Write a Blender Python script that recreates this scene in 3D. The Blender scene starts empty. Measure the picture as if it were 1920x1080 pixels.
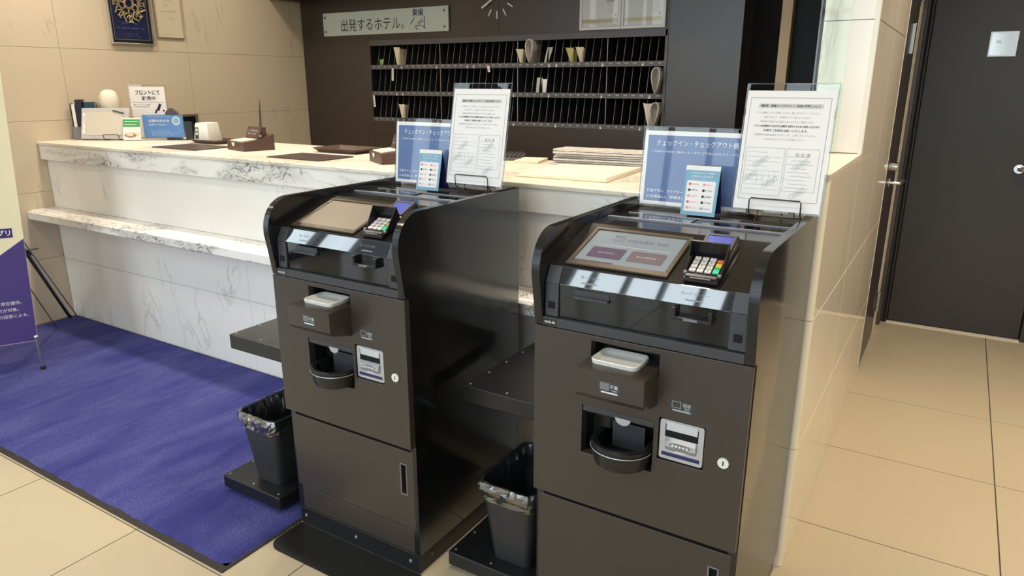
import bpy, bmesh, math, random
from mathutils import Matrix, Vector
random.seed(7)
PI = math.pi
SC = bpy.context.scene
COL = SC.collection

# ------------------------------------------------------------------ camera, world, light, exposure
cam_d = bpy.data.cameras.new('camera')
cam_d.sensor_width = 36.0
cam_d.lens = 36.0 * 1327.27 / 1920.0
cam_d.clip_start = 0.05
cam = bpy.data.objects.new('camera', cam_d)
COL.objects.link(cam)
cam.location = (0, 0, 1.4104)
cam.rotation_euler = (math.radians(90 - 16.2513), 0, math.radians(31.7816))
SC.camera = cam

SKY_STRENGTH = 9.0
LAMP_W = 19.0
EXPOSURE = -1.0
w = bpy.data.worlds.new('daylight'); SC.world = w; w.use_nodes = True
bg = w.node_tree.nodes['Background']
bg.inputs[0].default_value = (0.84, 0.92, 1.0, 1)
bg.inputs[1].default_value = SKY_STRENGTH
SC.view_settings.view_transform = 'Standard'
SC.view_settings.look = 'None'
SC.view_settings.gamma = 1.0
SC.view_settings.exposure = EXPOSURE
SC.view_settings.use_curve_mapping = False
SC.cycles.use_denoising = True
SC.cycles.max_bounces = 8
SC.cycles.diffuse_bounces = 4
SC.cycles.glossy_bounces = 4
SC.cycles.transmission_bounces = 8
SC.cycles.transparent_max_bounces = 12
SC.cycles.caustics_reflective = False
SC.cycles.caustics_refractive = False
SC.cycles.sample_clamp_indirect = 6.0

# room extents
XL, XR = -4.573, 1.7
YF, YB = -3.2, 4.21          # window front behind the camera, dark rear wall
YD = 4.721                   # corridor end wall
CEIL = 2.62                  # over the counter
HALL, YH = 5.6, 0.25        # tall lobby hall in front of the street windows


def portal(loc, rot, sx, sy):
    d = bpy.data.lights.new('daylight_portal', 'AREA')
    d.shape = 'RECTANGLE'; d.size = sx; d.size_y = sy
    d.cycles.is_portal = True
    o = bpy.data.objects.new('daylight_portal', d); COL.objects.link(o)
    o.location = loc; o.rotation_euler = rot
    return o


portal(((XL + XR) / 2, YF - 0.10, HALL / 2), (PI / 2, 0, 0), XR - XL, HALL)
portal((XL - 0.10, (YF + YH) / 2, HALL / 2), (0, -PI / 2, 0), HALL, YH - YF)


# ------------------------------------------------------------------ materials
MATS = {}


def mat(name, col, rough=0.5, metal=0.0, spec=0.5, emit=None, es=0.0, coat=0.0, trans=0.0, alpha=1.0, ior=1.45):
    if name in MATS:
        return MATS[name]
    m = bpy.data.materials.new(name); m.use_nodes = True
    b = m.node_tree.nodes['Principled BSDF']
    b.inputs['Base Color'].default_value = (*col, 1)
    b.inputs['Roughness'].default_value = rough
    b.inputs['Metallic'].default_value = metal
    b.inputs['Specular IOR Level'].default_value = spec
    b.inputs['Coat Weight'].default_value = coat
    b.inputs['Coat Roughness'].default_value = 0.02
    b.inputs['Transmission Weight'].default_value = trans
    b.inputs['Alpha'].default_value = alpha
    b.inputs['IOR'].default_value = ior
    if emit:
        b.inputs['Emission Color'].default_value = (*emit, 1)
        b.inputs['Emission Strength'].default_value = es
    MATS[name] = m
    return m


def N(m, t, **kw):
    n = m.node_tree.nodes.new(t)
    for k, v in kw.items():
        setattr(n, k, v)
    return n


def L(m, a, b):
    m.node_tree.links.new(a, b)


def coords(m, scale=(1, 1, 1), rot=(0, 0, 0)):
    tc = N(m, 'ShaderNodeTexCoord'); mp = N(m, 'ShaderNodeMapping')
    mp.inputs['Scale'].default_value = scale; mp.inputs['Rotation'].default_value = rot
    L(m, tc.outputs['Object'], mp.inputs['Vector'])
    return mp.outputs['Vector']


def noise(m, vec, scale, detail=4, rough=0.55, dist=0.0):
    n = N(m, 'ShaderNodeTexNoise')
    n.inputs['Scale'].default_value = scale; n.inputs['Detail'].default_value = detail
    n.inputs['Roughness'].default_value = rough; n.inputs['Distortion'].default_value = dist
    L(m, vec, n.inputs['Vector'])
    return n.outputs['Fac']


def ramp(m, fac, stops):
    r = N(m, 'ShaderNodeValToRGB')
    cr = r.color_ramp
    while len(cr.elements) < len(stops):
        cr.elements.new(0.5)
    for e, (p, c) in zip(cr.elements, stops):
        e.position = p
        e.color = (c, c, c, 1) if not isinstance(c, tuple) else (*c, 1)
    L(m, fac, r.inputs[0])
    return r.outputs[0]


def math_(m, op, a, b=None):
    n = N(m, 'ShaderNodeMath', operation=op)
    for i, v in enumerate((a, b)):
        if v is None:
            continue
        if isinstance(v, (int, float)):
            n.inputs[i].default_value = v
        else:
            L(m, v, n.inputs[i])
    return n.outputs[0]


def mixc(m, fac, c1, c2):
    n = N(m, 'ShaderNodeMix', data_type='RGBA')
    if isinstance(fac, (int, float)):
        n.inputs[0].default_value = fac
    else:
        L(m, fac, n.inputs[0])
    for i, c in ((6, c1), (7, c2)):
        if isinstance(c, tuple):
            n.inputs[i].default_value = (*c, 1)
        else:
            L(m, c, n.inputs[i])
    return n.outputs[2]


def bsdf(m):
    return m.node_tree.nodes['Principled BSDF']


def bump(m, h, strength, dist=0.002):
    b = N(m, 'ShaderNodeBump'); b.inputs['Strength'].default_value = strength; b.inputs['Distance'].default_value = dist
    L(m, h, b.inputs['Height']); L(m, b.outputs[0], bsdf(m).inputs['Normal'])


def ridge(m, vec, scale, detail, width, dist=0.6):
    f = noise(m, vec, scale, detail, 0.6, dist)
    a = math_(m, 'ABSOLUTE', math_(m, 'SUBTRACT', f, 0.5))
    return ramp(m, a, [(0.0, 1.0), (width, 0.0)])


def marble(name, base, dark, vein, rough=0.18, wall=True):
    m = mat(name, base, rough)
    v = coords(m, (1, 1, 0.45), (0.25, 0.35, 0.2))
    cloud = ramp(m, noise(m, v, 1.7, 5, 0.6, 0.4), [(0.38, 0.0), (0.68, 1.0)])
    c = mixc(m, math_(m, 'MULTIPLY', cloud, 0.45), base, dark)
    msk = ramp(m, noise(m, coords(m, (1, 1, 0.7), (0.5, 0.2, 0.9)), 3.1, 2), [(0.52, 0.0), (0.62, 1.0)])
    r1 = math_(m, 'MULTIPLY', ridge(m, coords(m, (1.6, 1.6, 0.55), (0.3, 0.25, 0)), 2.4, 7, 0.016, 1.1), msk)
    c = mixc(m, math_(m, 'MULTIPLY', r1, 0.55), c, vein)
    L(m, c, bsdf(m).inputs['Base Color'])
    return m


def marble_bold(name, base, vein, rough=0.15):
    m = mat(name, base, rough)
    warm = ramp(m, noise(m, coords(m, (1, 1, 1)), 1.3, 3), [(0.4, 0.0), (0.7, 1.0)])
    c = mixc(m, math_(m, 'MULTIPLY', warm, 0.35), base, (0.72, 0.67, 0.58))
    rot = (0.0, 0.62, 0.0)
    msk = ramp(m, noise(m, coords(m, (0.62, 1, 2.3), rot), 2.3, 3, 0.55, 0.5), [(0.5, 0.0), (0.60, 1.0)])
    msk2 = ramp(m, noise(m, coords(m, (0.8, 1, 2.0), rot), 1.9, 2), [(0.46, 0.0), (0.56, 1.0)])
    v = coords(m, (0.75, 1.0, 1.5), rot)
    r1 = math_(m, 'MULTIPLY', ridge(m, v, 12, 5, 0.030, 1.6), msk)
    r2 = math_(m, 'MULTIPLY', ridge(m, v, 5, 8, 0.014, 1.3), msk2)
    haze = math_(m, 'MULTIPLY', msk, 0.22)
    f = math_(m, 'MINIMUM', math_(m, 'ADD', math_(m, 'ADD', math_(m, 'MULTIPLY', r1, 0.85), math_(m, 'MULTIPLY', r2, 0.65)), haze), 0.9)
    c = mixc(m, f, c, vein)
    L(m, c, bsdf(m).inputs['Base Color'])
    return m


M_WALLSTONE = marble('cream_marble', (0.66, 0.57, 0.435), (0.61, 0.52, 0.385), (0.36, 0.31, 0.24), 0.25)
M_PANEL = marble('white_marble', (0.90, 0.87, 0.82), (0.83, 0.79, 0.73), (0.45, 0.42, 0.38), 0.22)
M_WALLSTONE_LIGHT = marble('pale_trim_marble', (0.80, 0.73, 0.60), (0.74, 0.67, 0.55), (0.55, 0.5, 0.42), 0.2)
M_BOLD = marble_bold('veined_marble', (0.92, 0.90, 0.86), (0.08, 0.075, 0.075))
M_TOP = marble_bold('countertop_marble', (0.84, 0.78, 0.66), (0.30, 0.26, 0.2), 0.3)
M_TILEW = marble('glossy_wall_tile', (0.80, 0.72, 0.59), (0.75, 0.67, 0.54), (0.60, 0.53, 0.43), 0.07)

M_FLOOR = mat('floor_tile', (0.72, 0.62, 0.45), 0.16)
_v = coords(M_FLOOR)
_c = mixc(M_FLOOR, noise(M_FLOOR, _v, 1.4, 4), (0.545, 0.465, 0.33), (0.505, 0.42, 0.285))
L(M_FLOOR, _c, bsdf(M_FLOOR).inputs['Base Color'])
L(M_FLOOR, ramp(M_FLOOR, noise(M_FLOOR, _v, 9, 3), [(0.3, 0.13), (0.7, 0.22)]), bsdf(M_FLOOR).inputs['Roughness'])
M_JOINT = mat('tile_joint', (0.07, 0.055, 0.045), 0.8)
M_GROUT = mat('light_grout', (0.80, 0.76, 0.66), 0.7)

M_LAM = mat('dark_laminate', (0.052, 0.037, 0.031), 0.30, spec=0.85)
_v = coords(M_LAM, (1, 1, 1))
L(M_LAM, mixc(M_LAM, noise(M_LAM, coords(M_LAM, (1, 1, 6)), 3, 4), (0.044, 0.031, 0.025), (0.036, 0.025, 0.020)), bsdf(M_LAM).inputs['Base Color'])
M_DOOR = mat('charcoal_door', (0.030, 0.026, 0.024), 0.38)
M_WJOINT = mat('stone_joint', (0.46, 0.40, 0.30), 0.8)
M_BLACKGAP = mat('black_void', (0.004, 0.004, 0.004), 0.9)
M_CEIL = mat('ceiling_white', (0.80, 0.77, 0.70), 0.9)
M_DARKSOF = mat('dark_soffit', (0.02, 0.017, 0.016), 0.5)
M_WALLPAINT = mat('cream_paint', (0.72, 0.66, 0.55), 0.8)
M_TAN = mat('tan_post', (0.52, 0.40, 0.26), 0.5)

M_SIDE = mat('gloss_black', (0.008, 0.008, 0.009), 0.15, spec=0.6)
M_FRONT = mat('satin_dark_paint', (0.043, 0.033, 0.027), 0.30, spec=0.6)
M_PLASTIC = mat('black_plastic', (0.012, 0.012, 0.013), 0.28)
M_GLASSBLK = mat('black_glass', (0.006, 0.006, 0.007), 0.03, spec=0.7)
M_GREYPL = mat('grey_plastic', (0.045, 0.047, 0.052), 0.35)
M_SMOKE = mat('smoke_strip', (0.03, 0.034, 0.04), 0.03, ior=2.5)
M_CONSOLE = mat('console_black', (0.010, 0.009, 0.009), 0.14)
M_SILVER = mat('silver_plastic', (0.52, 0.53, 0.57), 0.32, metal=0.55)
M_SILVERD = mat('dull_silver', (0.22, 0.22, 0.24), 0.4, metal=0.6)
M_CHROME = mat('chrome', (0.75, 0.74, 0.72), 0.16, metal=1.0)
M_WHITEPL = mat('white_plastic', (0.80, 0.78, 0.72), 0.35)
M_NAVY = mat('navy_print', (0.022, 0.025, 0.11), 0.4)
M_WHITEINK = mat('white_print', (0.75, 0.75, 0.75), 0.5)
M_GREYINK = mat('grey_print', (0.33, 0.33, 0.33), 0.6)
M_INK = mat('black_print', (0.02, 0.02, 0.022), 0.6)
M_PAPER = mat('white_paper', (0.86, 0.83, 0.815), 0.6)
M_PAPERC = mat('cream_paper', (0.80, 0.70, 0.52), 0.7)
M_NEWS = mat('newsprint', (0.62, 0.58, 0.52), 0.8)
L(M_NEWS, mixc(M_NEWS, ramp(M_NEWS, noise(M_NEWS, coords(M_NEWS, (20, 20, 60)), 6, 3), [(0.42, 0.0), (0.6, 1.0)]), (0.68, 0.64, 0.57), (0.40, 0.37, 0.34)), bsdf(M_NEWS).inputs['Base Color'])
M_BROWN = mat('brown_leather', (0.075, 0.040, 0.032), 0.38)
M_MAT = mat('dark_brown_mat', (0.050, 0.030, 0.027), 0.45)
M_BLACKW = mat('black_wire', (0.010, 0.010, 0.011), 0.35)
M_PGREY = mat('divider_metal', (0.34, 0.34, 0.36), 0.4, metal=0.2)
M_STRIP = mat('cabinet_rail', (0.10, 0.095, 0.098), 0.38)
M_BINBLK = mat('bin_plastic', (0.028, 0.028, 0.030), 0.42)
M_SIGNW = mat('pale_sign', (0.66, 0.72, 0.64), 0.35)
M_GOLD = mat('gold_ornament', (0.42, 0.34, 0.20), 0.4, metal=0.6)
M_FRAMES = mat('silver_frame', (0.68, 0.64, 0.58), 0.25, metal=0.8)
M_FRAMEW = mat('white_frame', (0.78, 0.76, 0.74), 0.35)
M_PURPLE = mat('purple_print', (0.060, 0.038, 0.19), 0.5)
M_BANNER = mat('banner_cream', (0.80, 0.74, 0.52), 0.55)
M_STEEL = mat('steel_tube', (0.42, 0.42, 0.40), 0.3, metal=0.9)
M_BLUE = mat('blue_print', (0.10, 0.17, 0.36), 0.35)
M_BLUEHI = mat('bright_blue_print', (0.085, 0.21, 0.50), 0.4)
M_TEAL = mat('teal_print', (0.20, 0.40, 0.55), 0.4)
M_GREEN = mat('green_print', (0.06, 0.34, 0.10), 0.45)
M_RED = mat('red_print', (0.70, 0.10, 0.10), 0.5)
M_PINK = mat('pink_print', (0.75, 0.30, 0.32), 0.5)
M_FOODB = mat('food_print', (0.36, 0.20, 0.11), 0.5)
M_GREYBOARD = mat('grey_board', (0.52, 0.50, 0.51), 0.45)
M_NOTECREAM = mat('note_cream', (0.83, 0.77, 0.52), 0.65)
M_KEY = mat('key_cream', (0.74, 0.68, 0.64), 0.5)
M_KEYR = mat('key_red', (0.75, 0.16, 0.07), 0.45)
M_KEYY = mat('key_yellow', (0.80, 0.62, 0.05), 0.45)
M_KEYG = mat('key_green', (0.03, 0.50, 0.25), 0.45)
M_LCD = mat('terminal_lcd', (0.05, 0.06, 0.25), 0.2, emit=(0.10, 0.12, 0.55), es=0.9)
M_SCR = mat('menu_screen', (0.08, 0.09, 0.10), 0.15, emit=(0.40, 0.48, 0.52), es=0.85)
M_SCRP = mat('menu_button', (0.04, 0.03, 0.05), 0.15, emit=(0.13, 0.10, 0.17), es=0.85)
M_SCRGLARE = mat('screen_glare', (0.10, 0.085, 0.065), 0.2, emit=(0.50, 0.40, 0.29), es=1.0)  # tan emission painted in for warm ceiling glare on the screen
M_BEZEL = mat('bronze_bezel', (0.07, 0.053, 0.036), 0.28, metal=0.4)
M_LAMP = mat('lamp_glow', (1, 1, 1), 0.5, emit=(1.0, 0.86, 0.66), es=14.0)
M_RUBBER = mat('mat_edge_rubber', (0.020, 0.016, 0.016), 0.65)
M_CONCRETE = mat('outdoor_paving', (0.42, 0.42, 0.42), 0.9)
M_MULL = mat('window_frame_black', (0.02, 0.02, 0.022), 0.4)
M_CANISTER = mat('brown_canister', (0.11, 0.09, 0.08), 0.3)
M_CLOTH = mat('cream_cloth', (0.80, 0.74, 0.62), 0.8)


def clear_mat(name, tint, rough=0.02, mix=0.12):
    m = bpy.data.materials.new(name); m.use_nodes = True
    nt = m.node_tree; nt.nodes.clear()
    out = nt.nodes.new('ShaderNodeOutputMaterial')
    tr = nt.nodes.new('ShaderNodeBsdfTransparent'); tr.inputs[0].default_value = (*tint, 1)
    gl = nt.nodes.new('ShaderNodeBsdfGlossy'); gl.inputs['Roughness'].default_value = rough
    mx = nt.nodes.new('ShaderNodeMixShader')
    lw = nt.nodes.new('ShaderNodeFresnel'); lw.inputs[0].default_value = 1.5
    ad = nt.nodes.new('ShaderNodeMath'); ad.operation = 'ADD'; ad.inputs[1].default_value = mix
    # the Fresnel node inverts the index on back faces; undo that so that thin sheets do not mirror internally
    ge = nt.nodes.new('ShaderNodeNewGeometry'); mi = nt.nodes.new('ShaderNodeMath'); mi.operation = 'MULTIPLY_ADD'
    mi.inputs[1].default_value = 1 / 1.5 - 1.5; mi.inputs[2].default_value = 1.5
    nt.links.new(ge.outputs['Backfacing'], mi.inputs[0]); nt.links.new(mi.outputs[0], lw.inputs[0])
    nt.links.new(lw.outputs[0], ad.inputs[0]); nt.links.new(ad.outputs[0], mx.inputs[0])
    nt.links.new(tr.outputs[0], mx.inputs[1]); nt.links.new(gl.outputs[0], mx.inputs[2])
    nt.links.new(mx.outputs[0], out.inputs[0])
    return m


M_CLEAR = clear_mat('clear_acrylic', (0.94, 0.96, 0.96), 0.0, 0.0)
M_EDGE = clear_mat('acrylic_edge', (0.62, 0.66, 0.66), 0.1, 0.06)
M_GLASS = clear_mat('window_glass', (0.95, 0.98, 0.98), 0.0, 0.0)
M_PGLASS = clear_mat('partition_glass', (0.95, 0.98, 0.96), 0.05, -0.02)
M_LINER = clear_mat('clear_bin_liner', (0.86, 0.86, 0.86), 0.12, 0.22)

M_CARPET = mat('blue_carpet', (0.08, 0.075, 0.30), 0.95, spec=0.1)
_st = noise(M_CARPET, coords(M_CARPET, (4.2, 1.0, 1), (0, 0, 0.42)), 1.5, 5, 0.6, 0.5)
_gr = noise(M_CARPET, coords(M_CARPET), 190, 3, 0.7)
_c = mixc(M_CARPET, ramp(M_CARPET, _st, [(0.36, 0.0), (0.62, 1.0)]), (0.058, 0.062, 0.29), (0.130, 0.136, 0.41))
_c = mixc(M_CARPET, math_(M_CARPET, 'MULTIPLY', ramp(M_CARPET, _gr, [(0.42, 0.0), (0.58, 1.0)]), 0.62), _c, (0.030, 0.031, 0.18))
L(M_CARPET, _c, bsdf(M_CARPET).inputs['Base Color'])
bsdf(M_CARPET).inputs['Sheen Weight'].default_value = 0.04
bump(M_CARPET, _gr, 1.0, 0.009)


# ------------------------------------------------------------------ mesh helpers
class Fr:
    """A flat frame: origin, x direction, y direction; n is the facing side."""
    def __init__(s, o, x, y):
        s.o = Vector(o); s.x = Vector(x).normalized(); s.y = Vector(y).normalized(); s.n = s.x.cross(s.y)

    def p(s, a, b, c=0.0):
        return s.o + s.x * a + s.y * b + s.n * c


_tcache = {}


def text_mesh(t, bold):
    k = (t, bold)
    if k in _tcache:
        return _tcache[k]
    cu = bpy.data.curves.new('t', 'FONT'); cu.body = t; cu.resolution_u = 2
    cu.size = 1.0; cu.offset = 0.018 if bold else 0.0
    o = bpy.data.objects.new('t', cu); COL.objects.link(o)
    dg = bpy.context.evaluated_depsgraph_get()
    me = bpy.data.meshes.new_from_object(o.evaluated_get(dg))
    vs = [v.co.copy() for v in me.vertices]; fs = [tuple(p.vertices) for p in me.polygons]
    bpy.data.objects.remove(o); bpy.data.curves.remove(cu); bpy.data.meshes.remove(me)
    xs = [v.x for v in vs] or [0, 1]; ys = [v.y for v in vs] or [0, 1]
    _tcache[k] = (vs, fs, min(xs), max(xs), min(ys), max(ys))
    return _tcache[k]


class B:
    def __init__(s):
        s.bm = bmesh.new()

    def _f(s, vs):
        try:
            return s.bm.faces.new(vs)
        except ValueError:
            return None

    def hexa(s, c, bev=0.0, seg=2):
        """8 corners: bottom ring 0..3, top ring 4..7."""
        v = [s.bm.verts.new(p) for p in c]
        fs = [s._f([v[i] for i in q]) for q in ((3, 2, 1, 0), (4, 5, 6, 7), (0, 1, 5, 4), (1, 2, 6, 5), (2, 3, 7, 6), (3, 0, 4, 7))]
        if bev:
            es = list({e for f in fs if f for e in f.edges})
            bmesh.ops.bevel(s.bm, geom=es, offset=bev, segments=seg, affect='EDGES', profile=0.5)
        return s

    def box(s, x0, x1, y0, y1, z0, z1, bev=0.0, seg=2):
        return s.hexa([(x0, y0, z0), (x1, y0, z0), (x1, y1, z0), (x0, y1, z0), (x0, y0, z1), (x1, y0, z1), (x1, y1, z1), (x0, y1, z1)], bev, seg)

    def obox(s, fr, a0, a1, b0, b1, c0, c1, bev=0.0):
        P = fr.p
        return s.hexa([P(a0, b0, c0), P(a1, b0, c0), P(a1, b1, c0), P(a0, b1, c0), P(a0, b0, c1), P(a1, b0, c1), P(a1, b1, c1), P(a0, b1, c1)], bev)

    def quad(s, *pts):
        s._f([s.bm.verts.new(p) for p in pts]); return s

    def rect(s, fr, a0, b0, a1, b1, c=0.0):
        return s.quad(fr.p(a0, b0, c), fr.p(a1, b0, c), fr.p(a1, b1, c), fr.p(a0, b1, c))

    def poly(s, fr, pts, c=0.0):
        return s.quad(*[fr.p(a, b, c) for a, b in pts])

    def outline(s, fr, a0, b0, a1, b1, t, c=0.0):
        s.rect(fr, a0, b0, a1, b0 + t, c); s.rect(fr, a0, b1 - t, a1, b1, c)
        s.rect(fr, a0, b0 + t, a0 + t, b1 - t, c); s.rect(fr, a1 - t, b0 + t, a1, b1 - t, c)
        return s

    def line(s, fr, p, q, t, c=0.0):
        dx, dy = q[0] - p[0], q[1] - p[1]; l = math.hypot(dx, dy) or 1; nx, ny = -dy / l * t / 2, dx / l * t / 2
        return s.poly(fr, [(p[0] - nx, p[1] - ny), (q[0] - nx, q[1] - ny), (q[0] + nx, q[1] + ny), (p[0] + nx, p[1] + ny)], c)

    def prism(s, pts, axis, a, b, bev=0.0):
        def P(u, v, w):
            return {'x': (w, u, v), 'y': (u, w, v), 'z': (u, v, w)}[axis]
        lo = [s.bm.verts.new(P(u, v, a)) for u, v in pts]; hi = [s.bm.verts.new(P(u, v, b)) for u, v in pts]
        n = len(pts); fs = [s._f(lo[::-1]), s._f(hi)]
        for i in range(n):
            fs.append(s._f([lo[i], lo[(i + 1) % n], hi[(i + 1) % n], hi[i]]))
        if bev:
            es = list({e for f in fs[:2] if f for e in f.edges})
            bmesh.ops.bevel(s.bm, geom=es, offset=bev, segments=2, affect='EDGES', profile=0.5)
        bmesh.ops.recalc_face_normals(s.bm, faces=[f for f in fs if f and f.is_valid])
        return s

    def rings(s, rs, cap0=True, cap1=True, close=True):
        vr = [[s.bm.verts.new(p) for p in r] for r in rs]
        n = len(rs[0])
        for i in range(len(vr) - 1):
            for j in range(n if close else n - 1):
                s._f([vr[i][j], vr[i][(j + 1) % n], vr[i + 1][(j + 1) % n], vr[i + 1][j]])
        if cap0: s._f(vr[0][::-1])
        if cap1: s._f(vr[-1])
        return s

    def cyl(s, c, r, axis, a, b, n=20, r2=None):
        r2 = r if r2 is None else r2
        def ring(rr, w):
            o = []
            for i in range(n):
                t = 2 * PI * i / n; u, v = c[0] + rr * math.cos(t), c[1] + rr * math.sin(t)
                o.append({'x': (w, u, v), 'y': (u, w, v), 'z': (u, v, w)}[axis])
            return o
        s.rings([ring(r, a), ring(r2, b)]); return s

    def disc(s, fr, ca, cb, r, c=0.0, n=20, r2=None):
        s.quad(*[fr.p(ca + r * math.cos(2 * PI * i / n), cb + (r2 or r) * math.sin(2 * PI * i / n), c) for i in range(n)]); return s

    def tube(s, path, r, n=8, closed=False, caps=True):
        path = [Vector(p) for p in path]; m = len(path); rs = []
        prev = None
        for i, p in enumerate(path):
            if closed: t = path[(i + 1) % m] - path[i - 1]
            else: t = path[min(i + 1, m - 1)] - path[max(i - 1, 0)]
            t.normalize()
            if prev is None:
                a = Vector((0, 0, 1)) if abs(t.z) < 0.9 else Vector((1, 0, 0))
                u = t.cross(a).normalized()
            else:
                u = (prev - t * prev.dot(t)).normalized()
            prev = u; v = t.cross(u)
            rr = r[i] if isinstance(r, (list, tuple)) else r
            rs.append([p + (u * math.cos(2 * PI * k / n) + v * math.sin(2 * PI * k / n)) * rr for k in range(n)])
        if closed:
            rs.append(rs[0])
        return s.rings(rs, caps and not closed, caps and not closed)

    def lathe(s, prof, c, n=24, cap0=True, cap1=True):
        return s.rings([[(c[0] + r * math.cos(2 * PI * i / n), c[1] + r * math.sin(2 * PI * i / n), c[2] + z) for i in range(n)] for r, z in prof], cap0, cap1)

    def sphere(s, c, r, n=12, m=8, sc=(1, 1, 1)):
        return s.rings([[(c[0] + sc[0] * r * math.sin(PI * j / m) * math.cos(2 * PI * i / n), c[1] + sc[1] * r * math.sin(PI * j / m) * math.sin(2 * PI * i / n), c[2] - sc[2] * r * math.cos(PI * j / m)) for i in range(n)] for j in range(1, m)])

    def text(s, fr, t, a, b, h=None, wd=None, al='c', bold=False, c=0.0, rot=0.0):
        vs, fs, x0, x1, y0, y1 = text_mesh(t, bold)
        W, H = max(x1 - x0, 1e-4), max(y1 - y0, 1e-4)
        if h and wd: sx, sy = wd / W, h / H
        elif wd: sx = sy = wd / W
        else: sx = sy = h / H
        ox = {'c': (x0 + x1) / 2, 'l': x0, 'r': x1}[al]; oy = (y0 + y1) / 2
        cr, sr = math.cos(rot), math.sin(rot)
        nv = []
        for v in vs:
            px, py = (v.x - ox) * sx, (v.y - oy) * sy
            nv.append(s.bm.verts.new(fr.p(a + px * cr - py * sr, b + px * sr + py * cr, c)))
        for f in fs:
            s._f([nv[i] for i in f])
        return s

    def recalc(s):
        bmesh.ops.recalc_face_normals(s.bm, faces=s.bm.faces[:]); return s

    def build(s, name, m, parent=None, smooth=None, loc=None, **props):
        me = bpy.data.meshes.new(name)
        s.bm.to_mesh(me); s.bm.free()
        me.materials.append(m)
        if smooth:
            for p in me.polygons: p.use_smooth = True
            me.set_sharp_from_angle(angle=math.radians(smooth))
        o = bpy.data.objects.new(name, me); COL.objects.link(o)
        if parent: o.parent = parent
        if loc: o.location = loc
        for k, v in props.items(): o[k] = v
        return o


def empty(name, loc=(0, 0, 0), rz=0.0, **props):
    o = bpy.data.objects.new(name, None); COL.objects.link(o)
    o.location = loc; o.rotation_euler = (0, 0, rz); o.empty_display_size = 0.05
    for k, v in props.items(): o[k] = v
    return o


def thing(name, label, cat, loc=(0, 0, 0), rz=0.0, group=None):
    o = empty(name, loc, rz, label=label, category=cat)
    if group: o['group'] = group
    return o


def tag(o, label, cat, group=None):
    o['label'] = label; o['category'] = cat
    if group: o['group'] = group
    return o


def holed(b, u0, u1, z0, z1, holes, v0, v1):
    """Plate in the x-z plane from y=v0 (front) to v1 with rectangular holes."""
    us = sorted({u0, u1, *[h[0] for h in holes], *[h[1] for h in holes]})
    zs = sorted({z0, z1, *[h[2] for h in holes], *[h[3] for h in holes]})
    solid = {}
    for i in range(len(us) - 1):
        for j in range(len(zs) - 1):
            cu, cz = (us[i] + us[i + 1]) / 2, (zs[j] + zs[j + 1]) / 2
            solid[i, j] = not any(h[0] < cu < h[1] and h[2] < cz < h[3] for h in holes)
    V = {}
    def vt(i, j, k):
        if (i, j, k) not in V: V[i, j, k] = b.bm.verts.new((us[i], v0 if k == 0 else v1, zs[j]))
        return V[i, j, k]
    for (i, j), s in solid.items():
        if not s: continue
        b._f([vt(i, j, 0), vt(i + 1, j, 0), vt(i + 1, j + 1, 0), vt(i, j + 1, 0)])
        b._f([vt(i, j, 1), vt(i, j + 1, 1), vt(i + 1, j + 1, 1), vt(i + 1, j, 1)])
        if not solid.get((i - 1, j)): b._f([vt(i, j, 0), vt(i, j + 1, 0), vt(i, j + 1, 1), vt(i, j, 1)])
        if not solid.get((i + 1, j)): b._f([vt(i + 1, j, 0), vt(i + 1, j, 1), vt(i + 1, j + 1, 1), vt(i + 1, j + 1, 0)])
        if not solid.get((i, j - 1)): b._f([vt(i, j, 0), vt(i, j, 1), vt(i + 1, j, 1), vt(i + 1, j, 0)])
        if not solid.get((i, j + 1)): b._f([vt(i, j + 1, 0), vt(i + 1, j + 1, 0), vt(i + 1, j + 1, 1), vt(i, j + 1, 1)])
    bmesh.ops.recalc_face_normals(b.bm, faces=b.bm.faces[:])
    es = [e for e in b.bm.edges if len(e.link_faces) == 2 and e.calc_face_angle() > 1.0]
    bmesh.ops.bevel(b.bm, geom=es, offset=0.0014, segments=2, affect='EDGES', profile=0.5)
    return b


def arc(cx, cy, r, a0, a1, n=6):
    return [(cx + r * math.cos(math.radians(a0 + (a1 - a0) * i / n)), cy + r * math.sin(math.radians(a0 + (a1 - a0) * i / n))) for i in range(n + 1)]


def rrect(x0, x1, y0, y1, r, n=4):
    return arc(x1 - r, y0 + r, r, -90, 0, n) + arc(x1 - r, y1 - r, r, 0, 90, n) + arc(x0 + r, y1 - r, r, 90, 180, n) + arc(x0 + r, y0 + r, r, 180, 270, n)


# ------------------------------------------------------------------ the setting
floor = B().box(XL - 0.15, XR + 0.15, YF - 0.15, YD + 0.4, -0.12, -0.003).build('floor', M_JOINT, kind='structure', label='polished beige porcelain tile floor with thin dark joints', category='floor')
TX, TY = -2.70307, 1.0579
tile_me = None
for i in range(-4, 9):
    for j in range(-9, 7):
        x0, y0 = TX + 0.6 * i, TY + 0.6 * j
        if x0 + 0.6 < XL or x0 > XR or y0 > YD - 0.05 or (y0 > 2.2 and x0 + 0.6 < -0.3 and y0 < 4.0 and False):
            continue
        if tile_me is None:
            t = B().box(0.0021, 0.5979, 0.0021, 0.5979, -0.02, 0.0).build('floor_tile', M_FLOOR, floor)
            tile_me = t.data
        else:
            t = bpy.data.objects.new('floor_tile', tile_me); COL.objects.link(t); t.parent = floor
        t.location = (x0, y0, 0)


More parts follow.
